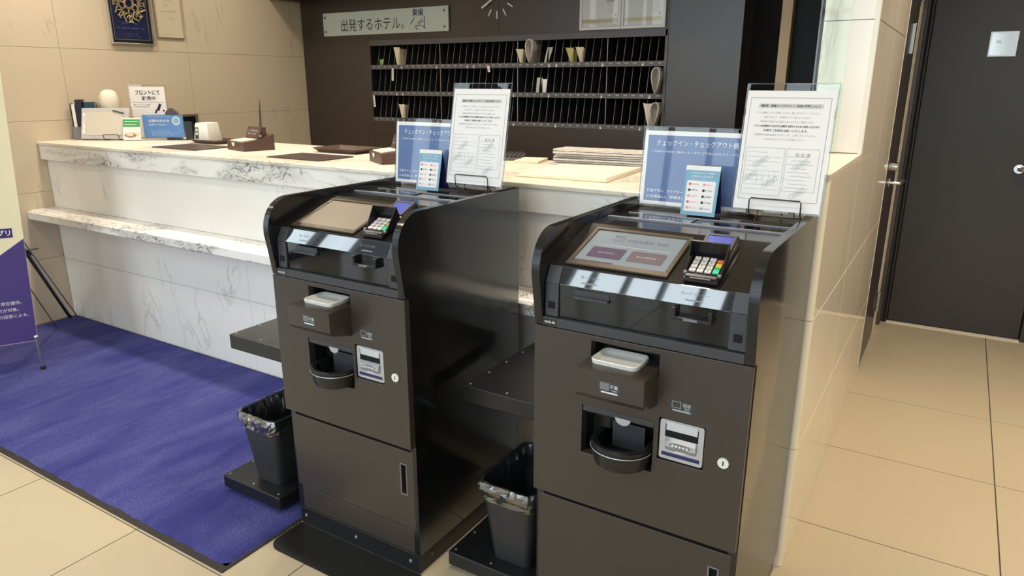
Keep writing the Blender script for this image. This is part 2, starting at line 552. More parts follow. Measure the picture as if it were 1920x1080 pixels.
def stone_wall(root, mat_, joints_a, joints_z, frame, t=0.02, gap=0.0012, name='marble_panel', skip=None):
    """Panels on a wall: frame(a, z, c) gives the point; c is out of the wall."""
    for a0, a1 in zip(joints_a[:-1], joints_a[1:]):
        for z0, z1 in zip(joints_z[:-1], joints_z[1:]):
            if skip and skip(a0, a1, z0, z1): continue
            A0, A1, Z0, Z1 = a0 + gap, a1 - gap, z0 + gap, z1 - gap
            b = B().hexa([frame(A0, Z0, 0), frame(A1, Z0, 0), frame(A1, Z1, 0), frame(A0, Z1, 0), frame(A0, Z0, t), frame(A1, Z0, t), frame(A1, Z1, t), frame(A0, Z1, t)], 0.0008, 1)
            b.recalc().build(name, mat_, root)


# wall with the two framed pictures (x = XL): closed part from y = 0.45 back, glazed towards the street
wl = B().box(XL - 0.16, XL - 0.02, YH, YB + 0.2, 0, CEIL).build('wall_left', M_WJOINT, kind='structure', label='cream marble clad wall behind the banner', category='wall')
stone_wall(wl, M_WALLSTONE, [YH, 0.63, 1.48, 2.33, 3.17, 4.012, 4.21], [0, 0.385, 0.785, 1.19, 1.60, 2.0, 2.4, CEIL], lambda a, z, c: (XL - 0.02 + c, a, z), gap=0.0008, skip=lambda a0, a1, z0, z1: False)

# dark rear wall with a recess for the pigeonholes
PX0, PX1, PZ0, PZ1 = -3.865, -1.535, 1.125, 1.69
wb = B().box(XL - 0.05, -1.105, YB + 0.30, YB + 0.36, 0, CEIL).build('wall_back', M_BLACKGAP, kind='structure', label='dark brown laminate rear wall of the reception', category='wall')
for (a0, a1, z0, z1) in [(XL, PX0, 0, CEIL), (PX0, -2.712, PZ1, CEIL), (-2.712, PX1, PZ1, CEIL), (PX1, -1.105, 0, CEIL), (PX0, PX1, 0, PZ0)]:
    B().box(a0 + 0.0008, a1 - 0.0008, YB, YB + 0.30, z0 + 0.0008, z1 - 0.0008, 0.0006, 1).build('laminate_panel', M_LAM, wb)

# beyond the rear wall's end: two black door leaves and a tan post
d3 = B().box(-1.105, -0.905, 4.42, 4.46, 0, CEIL).build('door_3', M_BLACKGAP, kind='structure', label='black door leaf past the end of the rear wall', category='door')
d4 = B().box(-0.85, -0.30, 4.26, 4.30, 0, CEIL).build('door_4', mat('black_door', (0.005, 0.005, 0.006), 0.45, spec=0.2), kind='structure', label='glossy black door leaf behind the marble pillar', category='door')
B().box(-0.905, -0.85, 4.20, 4.32, 0, CEIL, 0.002).build('trim_1', M_TAN, kind='structure', label='tan door post between two black door leaves', category='door post')

# tiled wing wall beside the kiosk: low part with a stone cap, tall pillar behind, then a door
WX = -0.265
wr = B().box(-0.425, WX - 0.012, 1.995, 3.75, 0, 1.165).box(-0.425, WX - 0.012, 2.625, 3.75, 1.165, CEIL).build('wall_right', M_GROUT, kind='structure', label='glossy beige tiled wing wall with a tall marble pillar', category='wall')
ZS = [0, 0.395, 0.785, 1.1645]
stone_wall(wr, M_TILEW, [1.992, 2.605, 3.18, 3.745], ZS, lambda a, z, c: (WX - 0.012 + c, a, z), 0.012, 0.0012, 'wall_tile')
stone_wall(wr, M_TILEW, [2.612, 3.18, 3.745], [1.1645, 1.598, 2.0, 2.4, CEIL], lambda a, z, c: (WX - 0.012 + c, a, z), 0.012, 0.0012, 'wall_tile')
for z0, z1 in zip([0, 0.395, 0.785], [0.395, 0.785, 1.18]):
    B().prism(arc(WX - 0.016, 1.988, 0.016, -90, 0, 6) + [(WX, 1.990), (WX - 0.16, 1.995), (WX - 0.16, 1.972)], 'z', z0 + 0.001, z1 - 0.001).build('corner_trim', M_WALLSTONE_LIGHT, wr, 40)
B().box(-0.43, WX, 1.972, 2.606, 1.1655, 1.182, 0.001, 1).build('stone_cap', M_WALLSTONE_LIGHT, wr)
for z0, z1 in zip([1.183, 1.598, 2.0], [1.598, 2.0, CEIL]):
    B().box(-0.427, WX - 0.0125, 2.605, 2.625, z0 + 0.001, z1 - 0.001, 0.001, 1).build('pillar_panel', M_PANEL, wr)
B().box(WX - 0.014, WX + 0.001, 2.602, 2.614, 1.182, CEIL, 0.002).build('corner_bead', M_WHITEPL, wr)
gp = B().box(-0.432, -0.343, 2.580, 2.588, 1.182, CEIL).build('glass_partition', M_PGLASS)
tag(gp, 'narrow clear glass partition standing on the stone cap by the pillar', 'partition')
B().box(-0.436, -0.432, 2.578, 2.590, 1.182, CEIL).build('polished_edge', M_EDGE, gp)

# service door in the wing wall
d1 = empty('door_1', (0, 0, 0), kind='structure', label='dark narrow service door with chrome lever in the tiled wall', category='door')
B().box(WX - 0.06, WX - 0.001, 3.758, 4.395, 0.004, CEIL - 0.15, 0.002).build('door_leaf', M_LAM, d1)
B().box(WX - 0.05, WX + 0.001, 3.7455, 3.757, 0, CEIL, 0.001).build('light_edge_strip', M_WHITEPL, d1)
B().box(WX - 0.06, WX + 0.000, 4.40, 4.598, 0, CEIL, 0.001).build('jamb', M_WALLPAINT, d1)
B().box(WX - 0.06, WX + 0.02, 4.60, YD, 0, CEIL, 0.002).build('frame_post', M_LAM, d1)
for z in (0.20, 1.86):
    B().cyl((WX + 0.006, 4.40), 0.011, 'z', z - 0.055, z + 0.055, 12).box(WX - 0.007, WX - 0.003, 4.34, 4.392, z - 0.05, z + 0.05).build('hinge', M_STEEL, d1, 40)
B().cyl((4.02, 1.005), 0.022, 'x', WX - 0.006, WX + 0.028, 18).build('deadbolt_knob', M_CHROME, d1, 40)
B().cyl((4.02, 0.925), 0.025, 'x', WX - 0.006, WX + 0.004, 18).tube([(WX, 4.02, 0.925), (WX + 0.045, 4.02, 0.925), (WX + 0.055, 4.035, 0.925), (WX + 0.055, 4.13, 0.925)], 0.009, 10).build('lever_handle', M_CHROME, d1, 50)
B().box(WX - 0.006, WX + 0.012, 4.10, 4.118, 1.54, 1.68, 0.002).build('door_plate', M_STEEL, d1)

# corridor end door
wd = B().box(WX - 0.3, XR + 0.1, YD + 0.06, YD + 0.16, 0, CEIL).build('wall_end', M_LAM, kind='structure', label='dark end wall of the short corridor', category='wall')
B().box(0.49, XR + 0.05, YD + 0.0, YD + 0.07, 0, CEIL, 0.002).build('laminate_panel', M_LAM, wd)
d2 = empty('door_2', (0, 0, 0), kind='structure', label='charcoal corridor door with a small white plate', category='door')
B().box(-0.212, 0.452, YD, YD + 0.05, 0.006, 2.32, 0.002).build('door_leaf', M_DOOR, d2)
B().box(-0.285, -0.215, YD - 0.03, YD + 0.06, 0, 2.40, 0.003).box(0.455, 0.52, YD - 0.03, YD + 0.06, 0, 2.40, 0.003).box(-0.285, 0.52, YD - 0.03, YD + 0.06, 2.325, 2.40, 0.003).build('door_frame', M_DOOR, d2)
B().box(-0.235, -0.222, YD - 0.035, YD - 0.029, 0, 2.40).build('frame_groove', M_BLACKGAP, d2)
B().box(-0.215, 0.455, YD - 0.05, YD - 0.002, 0.0005, 0.004).build('threshold', M_CLOTH, d2)
dp = B().box(0.062, 0.188, YD - 0.008, YD - 0.0005, 1.538, 1.664, 0.001).build('door_sign', M_SILVER, d2)
_fr = Fr((0.125, YD - 0.0085, 1.601), (1, 0, 0), (0, 0, 1))
B().rect(_fr, -0.055, -0.055, 0.055, 0.055).build('sign_face', mat('sign_satin', (0.55, 0.56, 0.55), 0.12, metal=0.6), dp)
B().text(_fr, 'PS', -0.02, 0.01, h=0.016, c=0.0006).build('lettering', M_GREYINK, dp)
B().cyl((0.30, 0.957), 0.024, 'y', YD - 0.010, YD, 18).tube([(0.30, YD, 0.957), (0.30, YD - 0.045, 0.957), (0.315, YD - 0.055, 0.957), (0.41, YD - 0.055, 0.957)], 0.010, 10).build('lever_handle', M_CHROME, d2, 50)

# ceiling, soffit, corridor side wall and the glazed street fronts behind the camera
ceiling = B().box(XL - 0.2, XR + 0.2, YH, YD + 0.4, CEIL, CEIL + 0.1).build('ceiling', M_CEIL, kind='structure', label='cream ceiling with recessed downlights', category='ceiling')
B().box(XL, -1.105, 3.90, YB - 0.002, 2.008, CEIL - 0.002).build('soffit', M_DARKSOF, ceiling)
B().box(XL - 0.2, XR + 0.2, YF - 0.1, YH + 0.2, HALL, HALL + 0.1).build('ceiling_hall', M_CEIL, kind='structure', label='high ceiling of the lobby hall', category='ceiling')
B().box(XL - 0.16, XR + 0.1, YH, YH + 0.12, CEIL + 0.1, HALL).build('wall_bulkhead', M_WALLPAINT, kind='structure', label='cream bulkhead wall above the counter ceiling', category='wall')
B().box(XR, XR + 0.1, YF, YH, 0, HALL).box(XR, XR + 0.1, YH, YD + 0.2, 0, CEIL).build('wall_corridor', M_WALLPAINT, kind='structure', label='plain cream corridor wall', category='wall')


def glazing(name, label, p0, p1, n, zs):
    """A glazed front from p0 to p1 with black mullions and transoms."""
    r = empty(name, (0, 0, 0), kind='structure', label=label, category='window')
    p0, p1 = Vector(p0), Vector(p1); d = (p1 - p0); ln = d.length; d.normalize()
    fr = Fr(p0, d, (0, 0, 1))
    for k in range(n + 1):
        a = ln * k / n
        hw = (0.16 if k % 5 == 2 else 0.024) if name == 'window_1' else (0.20 if k % 2 else 0.03)  # side front, out of view: wide mullions added to darken a kiosk strip's reflection
        B().obox(fr, a - hw, a + hw, 0, HALL, -0.05, 0.03, 0.002).recalc().build('mullion', M_MULL, r)
    for z in zs:
        B().obox(fr, 0, ln, z - 0.03, z + 0.03, -0.045, 0.025, 0.002).recalc().build('transom', M_MULL, r)
    for k in range(n):
        B().obox(fr, ln * k / n + 0.024, ln * (k + 1) / n - 0.024, 0, HALL, -0.012, -0.006).recalc().build('pane', M_GLASS, r)
    return r


glazing('window_1', 'tall black framed street windows of the lobby', (XL, YF, 0), (XR, YF, 0), 15, (0.03, 0.95, 2.1, 3.2, 4.2, 5.2, HALL - 0.03))
glazing('window_2', 'glazed side entrance beside the banner wall', (XL, YH, 0), (XL, YF, 0), 6, (0.03, 2.2, 3.3, 4.4, HALL - 0.03))
B().box(-30, 25, -40, YD + 4, -0.30, -0.13).build('outdoor_ground', M_CONCRETE, kind='structure', label='grey street paving outside the lobby windows', category='ground')


def downlight(x, y, power, col=(1.0, 0.86, 0.69), r=0.08, z=CEIL, spread=130):
    t = thing('downlight', 'round recessed warm ceiling downlight', 'ceiling light', (x, y, z), 0, 'recessed ceiling downlights')
    B().lathe([(r, -0.001), (r + 0.018, -0.001), (r + 0.018, -0.008), (r, -0.010)], (0, 0, 0), 24, False, False).build('trim_ring', M_WHITEPL, t, 40)
    B().lathe([(r, -0.004), (r, -0.003)], (0, 0, 0), 24).build('diffuser', M_LAMP, t)
    d = bpy.data.lights.new('downlight_lamp', 'AREA'); d.shape = 'DISK'; d.size = 2 * r; d.energy = power; d.color = col; d.spread = math.radians(spread)
    o = bpy.data.objects.new('downlight_lamp', d); COL.objects.link(o); o.parent = t; o.location = (0, 0, -0.014)


for x in (-4.1, -3.1, -2.1, -1.1):
    downlight(x, 2.20, LAMP_W)
for x in (-4.0, -2.9, -1.8):
    downlight(x, 3.35, LAMP_W * 0.6)
for x, y, f in ((0.45, 3.3, 2.0), (0.75, 1.9, 1.7), (-0.9, 0.9, 0.6), (-2.4, 0.9, 0.5), (-3.7, 1.0, 0.5)):
    downlight(x, y, LAMP_W * f)

# ------------------------------------------------------------------ reception counter
CX1 = -0.43
rc = thing('reception_counter', 'long white marble panelled reception counter behind the kiosks', 'counter', (0, 0, 0))
B().box(XL + 0.003, CX1, 2.172, 2.74, 0, 0.972).build('core', M_WJOINT, rc)
_fy = lambda a, z, c: (a, 2.172 - c, z)
stone_wall(rc, M_PANEL, [XL + 0.002, -3.70, -2.85, -2.0, -1.15, CX1], [0, 0.372, 0.634], _fy, 0.022, 0.0009, 'marble_panel')
stone_wall(rc, M_PANEL, [XL + 0.002, -4.28, -3.43, -2.58, -1.73, -0.88, CX1], [0.688, 0.972], _fy, 0.022, 0.0006, 'marble_panel')
ct = thing('countertop', 'thick veined marble countertop along the reception counter', 'countertop', (0, 0, 0))
B().box(XL + 0.003, CX1, 2.118, 2.145, 0.972, 1.056, 0.002).build('fascia', M_BOLD, ct)
B().box(XL + 0.003, CX1, 2.108, 2.79, 1.057, 1.075, 0.004).build('slab', M_TOP, ct)
ld = B().prism([(2.15, 0.634), (2.15, 0.688), (2.02, 0.688), (2.012, 0.683), (1.998, 0.683), (1.992, 0.677), (1.992, 0.640), (1.997, 0.634)], 'x', XL + 0.003, CX1).build('stone_ledge', M_BOLD)
tag(ld, 'narrow veined marble bag ledge on the front of the counter', 'ledge')

# ------------------------------------------------------------------ carpet mat
cp = thing('carpet_mat', 'large blue pile entrance mat with dark rubber edge', 'mat', (0, 0, 0))
B().box(-4.55, -1.680, 1.066, 2.148, 0.0005, 0.004, 0.001).build('rubber_edge', M_RUBBER, cp)
bm_ = B()
nx, ny = 120, 46
g = [[bm_.bm.verts.new((-4.545 + (2.853) * i / nx + (random.uniform(-.003, .003) if i in (0, nx) else 0), 1.088 + (1.056) * j / ny + (random.uniform(-.004, .004) if j in (0, ny) else 0), 0.004 if (i in (0, nx) or j in (0, ny)) else 0.0115 + random.uniform(-.0006, .0006))) for j in range(ny + 1)] for i in range(nx + 1)]
for i in range(nx):
    for j in range(ny):
        bm_._f([g[i][j], g[i + 1][j], g[i + 1][j + 1], g[i][j + 1]])
bm_.build('pile', M_CARPET, cp)

# ------------------------------------------------------------------ pigeonhole key rack
pr = thing('pigeonhole_rack', 'dark built-in room pigeonhole rack with three rows of slots', 'rack', (0, YB, 0))
B().box(PX0, PX1, 0.285, 0.296, PZ0, PZ1).build('back_board', M_BLACKGAP, pr)
TH = [-3.857, -3.212, -2.567, -1.919, -1.549]
NC = [12, 12, 12, 7]
ROWS = [(1.529, 1.668), (1.340, 1.500), (1.150, 1.311)]
B().box(PX0, PX1, -0.006, 0.02, 1.668, 1.706, 0.001).build('top_rail', M_STRIP, pr)
B().box(PX0, TH[0] - 0.001, 0.0, 0.285, PZ0, 1.668).build('side_board', M_BLACKGAP, pr)
B().box(TH[4], PX1 + 0.004, -0.006, 0.285, PZ0 - 0.012, 1.706, 0.001).build('side_board', M_STRIP, pr)
rails = [(1.499, 1.530), (1.310, 1.341), (1.120, 1.150)]
rail_o = []
for z0, z1 in rails:
    rail_o.append(B().box(PX0 + 0.002, TH[4], -0.004, 0.004, z0, z1, 0.001).build('label_rail', M_STRIP, pr))
    B().box(PX0 + 0.002, TH[4], 0.004, 0.285, z1 - 0.006, z1).build('shelf_board', M_BLACKGAP, pr)
    B().box(PX0 + 0.002, TH[4], 0.004, 0.285, z0, z0 + 0.004).build('shelf_board', M_BLACKGAP, pr)
for z0, z1 in ROWS:
    for x in TH[1:4]:
        dv = B().box(x - 0.002, x + 0.002, 0.006, 0.28, z0, z1).build('divider', M_BLACKGAP, pr)
        B().box(x - 0.002, x + 0.002, 0.004, 0.006, z0, z1).build('front_edge', M_PGREY, dv)
    proto = None
    for k in range(4):
        p = (TH[k + 1] - TH[k]) / NC[k]
        for c in range(1, NC[k]):
            if proto is None:
                proto = B().prism([(0.008, 0), (0.042, z1 - z0), (0.28, z1 - z0), (0.28, 0)], 'x', -0.0008, 0.0008).build('divider', M_BLACKGAP, pr)
                edge = B().prism([(0.0065, 0), (0.0405, z1 - z0), (0.042, z1 - z0), (0.008, 0)], 'x', -0.0008, 0.0008).build('front_edge', M_PGREY, proto)
                o = proto
            else:
                o = bpy.data.objects.new('divider', proto.data); COL.objects.link(o); o.parent = pr
                e2 = bpy.data.objects.new('front_edge', edge.data); COL.objects.link(e2); e2.parent = o
            o.location = (TH[k] + p * c, 0, z0)
fl = [[3, 5, 2], [2, 4, 1], [1, 3, 0]]
for r, (z0, z1) in enumerate(rails):
    b = B(); fr = Fr((0, -0.0045, (z0 + z1) / 2), (1, 0, 0), (0, 0, 1)); rg = B()
    n0 = 0
    for k in range(4):
        p = (TH[k + 1] - TH[k]) / NC[k]
        for c in range(NC[k]):
            fl_ = (2 + k * 3 - r) if k < 3 else 11 - r
            num = '%d%02d' % (max(fl_, 2), c + 1)
            x = TH[k] + p * (c + 0.5)
            b.text(fr, num, x, 0.003, h=0.0085)
            if c in (4, 5, 11) and (k * 5 + c + r) % 4 != 0:
                rg.disc(fr, x, -0.008, 0.006, 0.0004, 10)
    b.build('room_numbers', M_WHITEINK, rail_o[r], kind='stuff')
    rg.build('status_discs', M_WHITEPL, rail_o[r], kind='stuff')
for (x, z, l, a) in ((-3.638, 1.505, 0.088, -3), (-3.84, 1.310, 0.085, 5), (-2.79, 1.513, 0.04, 10)):
    fr = Fr((x, YB - 0.012, z), (math.cos(math.radians(a)), 0, math.sin(math.radians(a))), (-math.sin(math.radians(a)), 0, math.cos(math.radians(a))))
    t = B().obox(fr, -0.009, 0.009, -l, 0, 0, 0.003, 0.0005).recalc().build('key_tag', M_WHITEPL)
    lab = {0.088: 'long white tag hanging from the top label rail beside a folded paper', 0.085: 'long white tag hanging at the end of the middle label rail', 0.04: 'short tilted white tag clipped on the top label rail'}[l]
    tag(t, lab, 'key tag')
    for q in range(4 if l > 0.05 else 1):
        B().rect(fr, -0.005, -l + 0.012 + q * 0.018, 0.005, -l + 0.020 + q * 0.018, 0.0034).build('print_mark', M_GREYINK, t)


def slot_paper(x, row, kind, label, h=0.10, lean=0.0, m=None):
    z = ROWS[row][0] + 0.001; m = m or M_NEWS
    t = thing('folded_paper', label, 'paper', (x, YB + 0.03, z), 0)
    b = B()
    if kind == 'loop':      # newspaper bent over into a teardrop loop that bulges out of its slot
        def loop(k, y, th):
            o_ = []
            for q in range(28):
                a = 2 * PI * q / 28
                ww = 0.040 * k * math.sin(a) * (0.30 + 0.70 * (1 - math.cos(a)) / 2) * th
                o_.append((ww + lean * (1 - math.cos(a)) / 2 * h, y, 0.001 + (h * (1 - math.cos(a)) / 2) * (1 if th == 1 else 0.97)))
            return o_
        b.rings([loop(1, -0.085, 1), loop(1, -0.038, 1), loop(0.45, -0.022, 1), loop(0.42, 0.15, 1)], False, False)
        b.rings([loop(1, -0.085, 0.78), loop(1, -0.038, 0.78), loop(0.45, -0.022, 0.78)], False, True)
        b.rings([loop(1, -0.085, 1), loop(1, -0.085, 0.78)], False, False)
    elif kind == 'wedge':   # folded sheet, two faces meeting in a ridge, narrowing to the bottom
        b.hexa([(0.002, -0.030, 0), (0.010, -0.050, 0), (0.012, -0.048, 0), (0.004, -0.028, 0), (-0.032, -0.034, h), (-0.006, -0.058, h * 0.97), (-0.003, -0.056, h * 0.97), (-0.029, -0.032, h)])
        b.hexa([(0.010, -0.050, 0), (0.020, -0.026, 0), (0.018, -0.024, 0), (0.008, -0.048, 0), (-0.006, -0.058, h * 0.97), (0.024, -0.028, h * 0.98), (0.022, -0.026, h * 0.98), (-0.008, -0.056, h * 0.97)])
        b.hexa([(0.006, -0.030, 0.001), (0.014, -0.030, 0.001), (0.014, 0.12, 0.001), (0.006, 0.12, 0.001), (0.006, -0.030, h * 0.9), (0.014, -0.030, h * 0.9), (0.014, 0.12, h * 0.9), (0.006, 0.12, h * 0.9)])
    else:                   # flat folded slip
        b.hexa([(-0.016, 0, 0), (0.014, 0.004, 0), (0.014, 0.010, 0), (-0.016, 0.006, 0), (-0.018 + lean * h, 0.004, h), (0.020 + lean * h, 0.012, h), (0.020 + lean * h, 0.016, h), (-0.018 + lean * h, 0.008, h)], 0.0008)
    b.recalc().build('sheet', m, t, 40)
    return t


slot_paper(-3.600, 0, 'wedge', 'bent cream paper in the top slot row above a hanging tag', 0.125, 0, M_PAPERC)
t = slot_paper(-3.80, 0, 'flat', 'small green and pink slip lying in the top corner slot', 0.042, 0, M_PINK)
B().box(0.0, 0.045, 0.0, 0.004, 0.004, 0.042).build('green_end', mat('slip_green', (0.25, 0.42, 0.16), 0.6), t)
slot_paper(-2.545, 0, 'wedge', 'cream folded paper next to the big newspaper loop', 0.088, 0, M_PAPERC)
slot_paper(-2.447, 0, 'loop', 'large bulging newspaper loop in the top slot row', 0.142, 0)
slot_paper(-2.365, 0, 'flat', 'narrow folded paper leaning behind the big newspaper loop', 0.095, 0.25)
slot_paper(-2.175, 0, 'wedge', 'yellow-green folded paper in the top slot row', 0.088, 0, mat('yellow_paper', (0.55, 0.52, 0.22), 0.7))
slot_paper(-2.105, 0, 'wedge', 'cream folded paper beside the yellow-green one', 0.090, 0, M_PAPERC)
slot_paper(-2.425, 1, 'flat', 'thin folded paper leaning in the middle slot row', 0.095, 0.1)
slot_paper(-2.375, 1, 'flat', 'short white rolled slip in the middle slot row', 0.085, 0, M_PAPER)
slot_paper(-1.578, 1, 'loop', 'newspaper loop in the end slot of the middle row', 0.150, 0)
slot_paper(-3.575, 2, 'wedge', 'cream folded paper in the lowest slot row', 0.100, 0, M_PAPERC)
slot_paper(-1.635, 2, 'wedge', 'white folded newspaper in the lowest slot row', 0.135, 0, M_PAPER)
slot_paper(-1.580, 2, 'loop', 'bent newspaper in the end slot of the lowest row', 0.140, 0.05)

# ------------------------------------------------------------------ things on the walls


def hotel_mark(b, fr, a, b_, s, c):
    """Two kanji over a slanted name with strokes."""
    b.text(fr, '東横', a, b_ + 0.28 * s, wd=0.75 * s, c=c, bold=True)
    b.text(fr, 'INN', a + 0.06 * s, b_ - 0.30 * s, wd=0.62 * s, c=c, rot=0.75)
    b.line(fr, (a - 0.22 * s, b_ + 0.04 * s), (a - 0.50 * s, b_ - 0.30 * s), 0.05 * s, c)
    b.line(fr, (a + 0.42 * s, b_ + 0.10 * s), (a + 0.44 * s, b_ - 0.52 * s), 0.05 * s, c)
    b.line(fr, (a + 0.44 * s, b_ - 0.52 * s), (a + 0.26 * s, b_ - 0.36 * s), 0.05 * s, c)


sg = thing('hotel_sign', 'long pale green wall sign with black Japanese lettering', 'sign', (-3.718, YB, 1.831))
B().box(-0.602, 0.602, -0.016, -0.004, -0.083, 0.083, 0.002).build('board', M_SIGNW, sg)
fr = Fr((0, -0.0165, 0), (1, 0, 0), (0, 0, 1))
B().text(fr, '出発するホテル。', -0.105, -0.012, wd=0.62, h=0.088).build('lettering', M_INK, sg)
b = B(); hotel_mark(b, fr, 0.335, 0.012, 0.135, 0.0); b.build('hotel_emblem', mat('emblem_ink', (0.035, 0.045, 0.12), 0.5), sg)
for sx in (-0.578, 0.570):
    for sz in (-0.052, 0.052):
        B().cyl((sx, sz), 0.009, 'y', -0.021, -0.016, 12).build('screw', M_SILVERD, sg, 40)
        B().cyl((sx, sz), 0.006, 'y', -0.005, 0.0, 10).build('spacer', M_SILVERD, sg, 40)

ck = thing('wall_clock', 'frameless wall clock of white tick marks on dark laminate', 'clock', (-2.721, YB, 1.950))
fr = Fr((0, -0.008, 0), (1, 0, 0), (0, 0, 1))
for h_ in range(12):
    a = PI / 2 - h_ * PI / 6
    x, z = math.cos(a), math.sin(a)
    f2 = Fr((0, 0, 0), (x, 0, z), (-z, 0, x))
    B().obox(f2, 0.092, 0.140, -0.0045, 0.0045, 0.001, 0.008, 0.001).recalc().build('hour_mark', M_PAPER, ck)
B().cyl((0, 0), 0.022, 'y', -0.020, 0, 20).build('hub', M_PAPER, ck, 40)
for a, l, wdt in ((math.radians(210), 0.135, 0.006), (math.radians(80), 0.10, 0.007)):
    f2 = Fr((0, -0.014, 0), (math.cos(a), 0, math.sin(a)), (-math.sin(a), 0, math.cos(a)))
    B().obox(f2, -0.02, l, -wdt, wdt, 0, 0.003).recalc().build('clock_hand', M_PAPER, ck)


def cert(x0, x1, label, ch):
    w_ = x1 - x0; h_ = 0.40
    t = thing('framed_certificate', label, 'certificate', ((x0 + x1) / 2, YB, 1.7155), 0)
    a = w_ / 2
    for (p0, p1, q0, q1) in ((-a, a, 0, 0.016), (-a, a, h_ - 0.016, h_), (-a, -a + 0.016, 0.016, h_ - 0.016), (a - 0.016, a, 0.016, h_ - 0.016)):
        B().box(p0 + 0.0005, p1 - 0.0005, -0.020, 0, q0, q1, 0.002).build('frame_rail', M_FRAMEW, t)
    B().box(-a + 0.016, a - 0.016, -0.008, -0.002, 0.016, h_ - 0.016).build('paper', M_PAPER, t)
    fr = Fr((0, -0.0083, 0), (1, 0, 0), (0, 0, 1))
    B().rect(fr, -a + 0.018, 0.040, a - 0.022, 0.062).build('gold_band', M_GOLD, t)
    b = B().text(fr, ch, a - 0.075, 0.165, h=0.026, bold=True)
    for k in range(5):
        b.rect(fr, a - 0.09, 0.140 - k * 0.011, a - 0.045, 0.1415 - k * 0.011)
    b.text(fr, 'No. 1', -0.045, 0.19, h=0.010)
    b.rect(fr, -a + 0.03, 0.178, 0.02, 0.1795)
    b.rect(fr, a - 0.045, 0.075, a - 0.035, 0.087)
    b.build('print', M_GREYINK, t)
    B().rect(Fr((0, -0.012, 0), (1, 0, 0), (0, 0, 1)), -a + 0.016, 0.016, a - 0.016, h_ - 0.016).build('glazing', M_CLEAR, t)


cert(-2.106, -1.830, 'white framed certificate with gold band, nearer the clock', '合格')
cert(-1.828, -1.550, 'white framed certificate with gold band above the rack corner', '認定')

# framed emblem and framed document on the marble wall (facing +x)
fe = thing('framed_emblem', 'silver framed dark blue picture with a gold ornament', 'picture', (XL, 2.785, 1.636))
fr = Fr((0.0, 0, 0), (0, 1, 0), (0, 0, 1))
def frame4(t, fr, a, h_, wdt, d, m):
    for (p0, p1, q0, q1) in ((-a, a, 0, wdt), (-a, a, h_ - wdt, h_), (-a, -a + wdt, wdt, h_ - wdt), (a - wdt, a, wdt, h_ - wdt)):
        B().obox(fr, p0 + 0.0004, p1 - 0.0004, q0, q1, 0.0, d, 0.002).recalc().build('frame_rail', m, t)
frame4(fe, fr, 0.142, 0.42, 0.010, 0.022, M_FRAMES)
B().obox(fr, -0.132, 0.132, 0.010, 0.41, 0.002, 0.008).recalc().build('picture_board', M_BLACKGAP, fe)
B().obox(fr, -0.112, 0.112, 0.034, 0.39, 0.0082, 0.0092).recalc().build('blue_field', mat('deep_blue_board', (0.018, 0.022, 0.075), 0.3), fe)
B().outline(fr, -0.118, 0.028, 0.118, 0.396, 0.005, 0.0095).build('inner_border', M_SILVERD, fe)
b = B(); c0 = (0.0, 0.245)
for k in range(8):
    a = k * PI / 4 + PI / 8
    ca, sa = math.cos(a), math.sin(a)
    P = lambda r, s: fr.p(c0[0] + (ca * r - sa * s) * 1.12, c0[1] + (sa * r + ca * s) * 1.22, 0.016)
    b.tube([P(0.025 + 0.01 * i, 0.012 * math.sin(i * 1.1)) for i in range(8)], 0.005, 6)
    b.tube([P(0.072 + 0.016 * math.cos(q * 0.7), 0.022 + 0.015 * math.sin(q * 0.7)) for q in range(8)], 0.004, 6)
    b.tube([P(0.072 + 0.016 * math.cos(q * 0.7), -0.022 - 0.015 * math.sin(q * 0.7)) for q in range(8)], 0.004, 6)
b.tube([fr.p(0.028 * math.cos(q * PI / 12), c0[1] + 0.028 * math.sin(q * PI / 12), 0.016) for q in range(24)], 0.007, 6, True)
b.tube([fr.p(0.062 * math.cos(q * PI / 12), c0[1] + 0.062 * math.sin(q * PI / 12), 0.014) for q in range(24)], 0.004, 6, True)
b.recalc().build('gold_ornament', M_GOLD, fe, 50)
b = B()
for yy, ww in ((0.125, 0.14), (0.096, 0.19), (0.062, 0.09), (0.048, 0.11)):
    n_ = int(ww / 0.012)
    for q in range(n_):
        if (q * 7 + int(yy * 1000)) % 5:
            b.rect(fr, -ww / 2 + q * 0.012, yy, -ww / 2 + q * 0.012 + 0.008, yy + (0.006 if ww > 0.12 else 0.004), 0.0096)
b.build('faint_print', mat('dull_blue_print', (0.10, 0.12, 0.24), 0.5), fe)
fd = thing('framed_document', 'thin gold framed cream document beside the dark blue picture', 'picture', (XL, 3.055, 1.688))
frame4(fd, fr, 0.098, 0.34, 0.006, 0.012, M_FRAMES)
B().obox(fr, -0.092, 0.092, 0.006, 0.334, 0.002, 0.006).recalc().build('paper', mat('aged_paper', (0.66, 0.58, 0.42), 0.5), fd)
b = B()
for yy, a0, a1 in ((0.165, -0.07, 0.06), (0.170, 0.0, 0.06), (0.13, 0.0, 0.03), (0.118, 0.0, 0.035), (0.022, -0.06, 0.02), (0.20, -0.03, 0.0), (0.21, -0.03, 0.005), (0.235, -0.04, 0.04)):
    b.rect(fr, a0, yy, a1, yy + 0.0025, 0.0064)
b.build('print', mat('tan_print', (0.38, 0.32, 0.22), 0.6), fd)
ic = thing('wall_intercom', 'small grey wall intercom with black screen on the marble wall', 'intercom', (XL, 3.115, 1.137))
B().obox(fr, -0.07, 0.062, -0.057, 0.057, 0.0, 0.018, 0.003).recalc().build('housing', mat('bronze_grey', (0.16, 0.13, 0.11), 0.35), ic)
B().obox(fr, -0.058, 0.038, -0.042, 0.042, 0.018, 0.0195).recalc().build('screen', M_GLASSBLK, ic)
B().cyl((0.050, 0.0), 0.005, 'x', 0.018, 0.021, 10).build('button', M_SILVER, ic, 40)

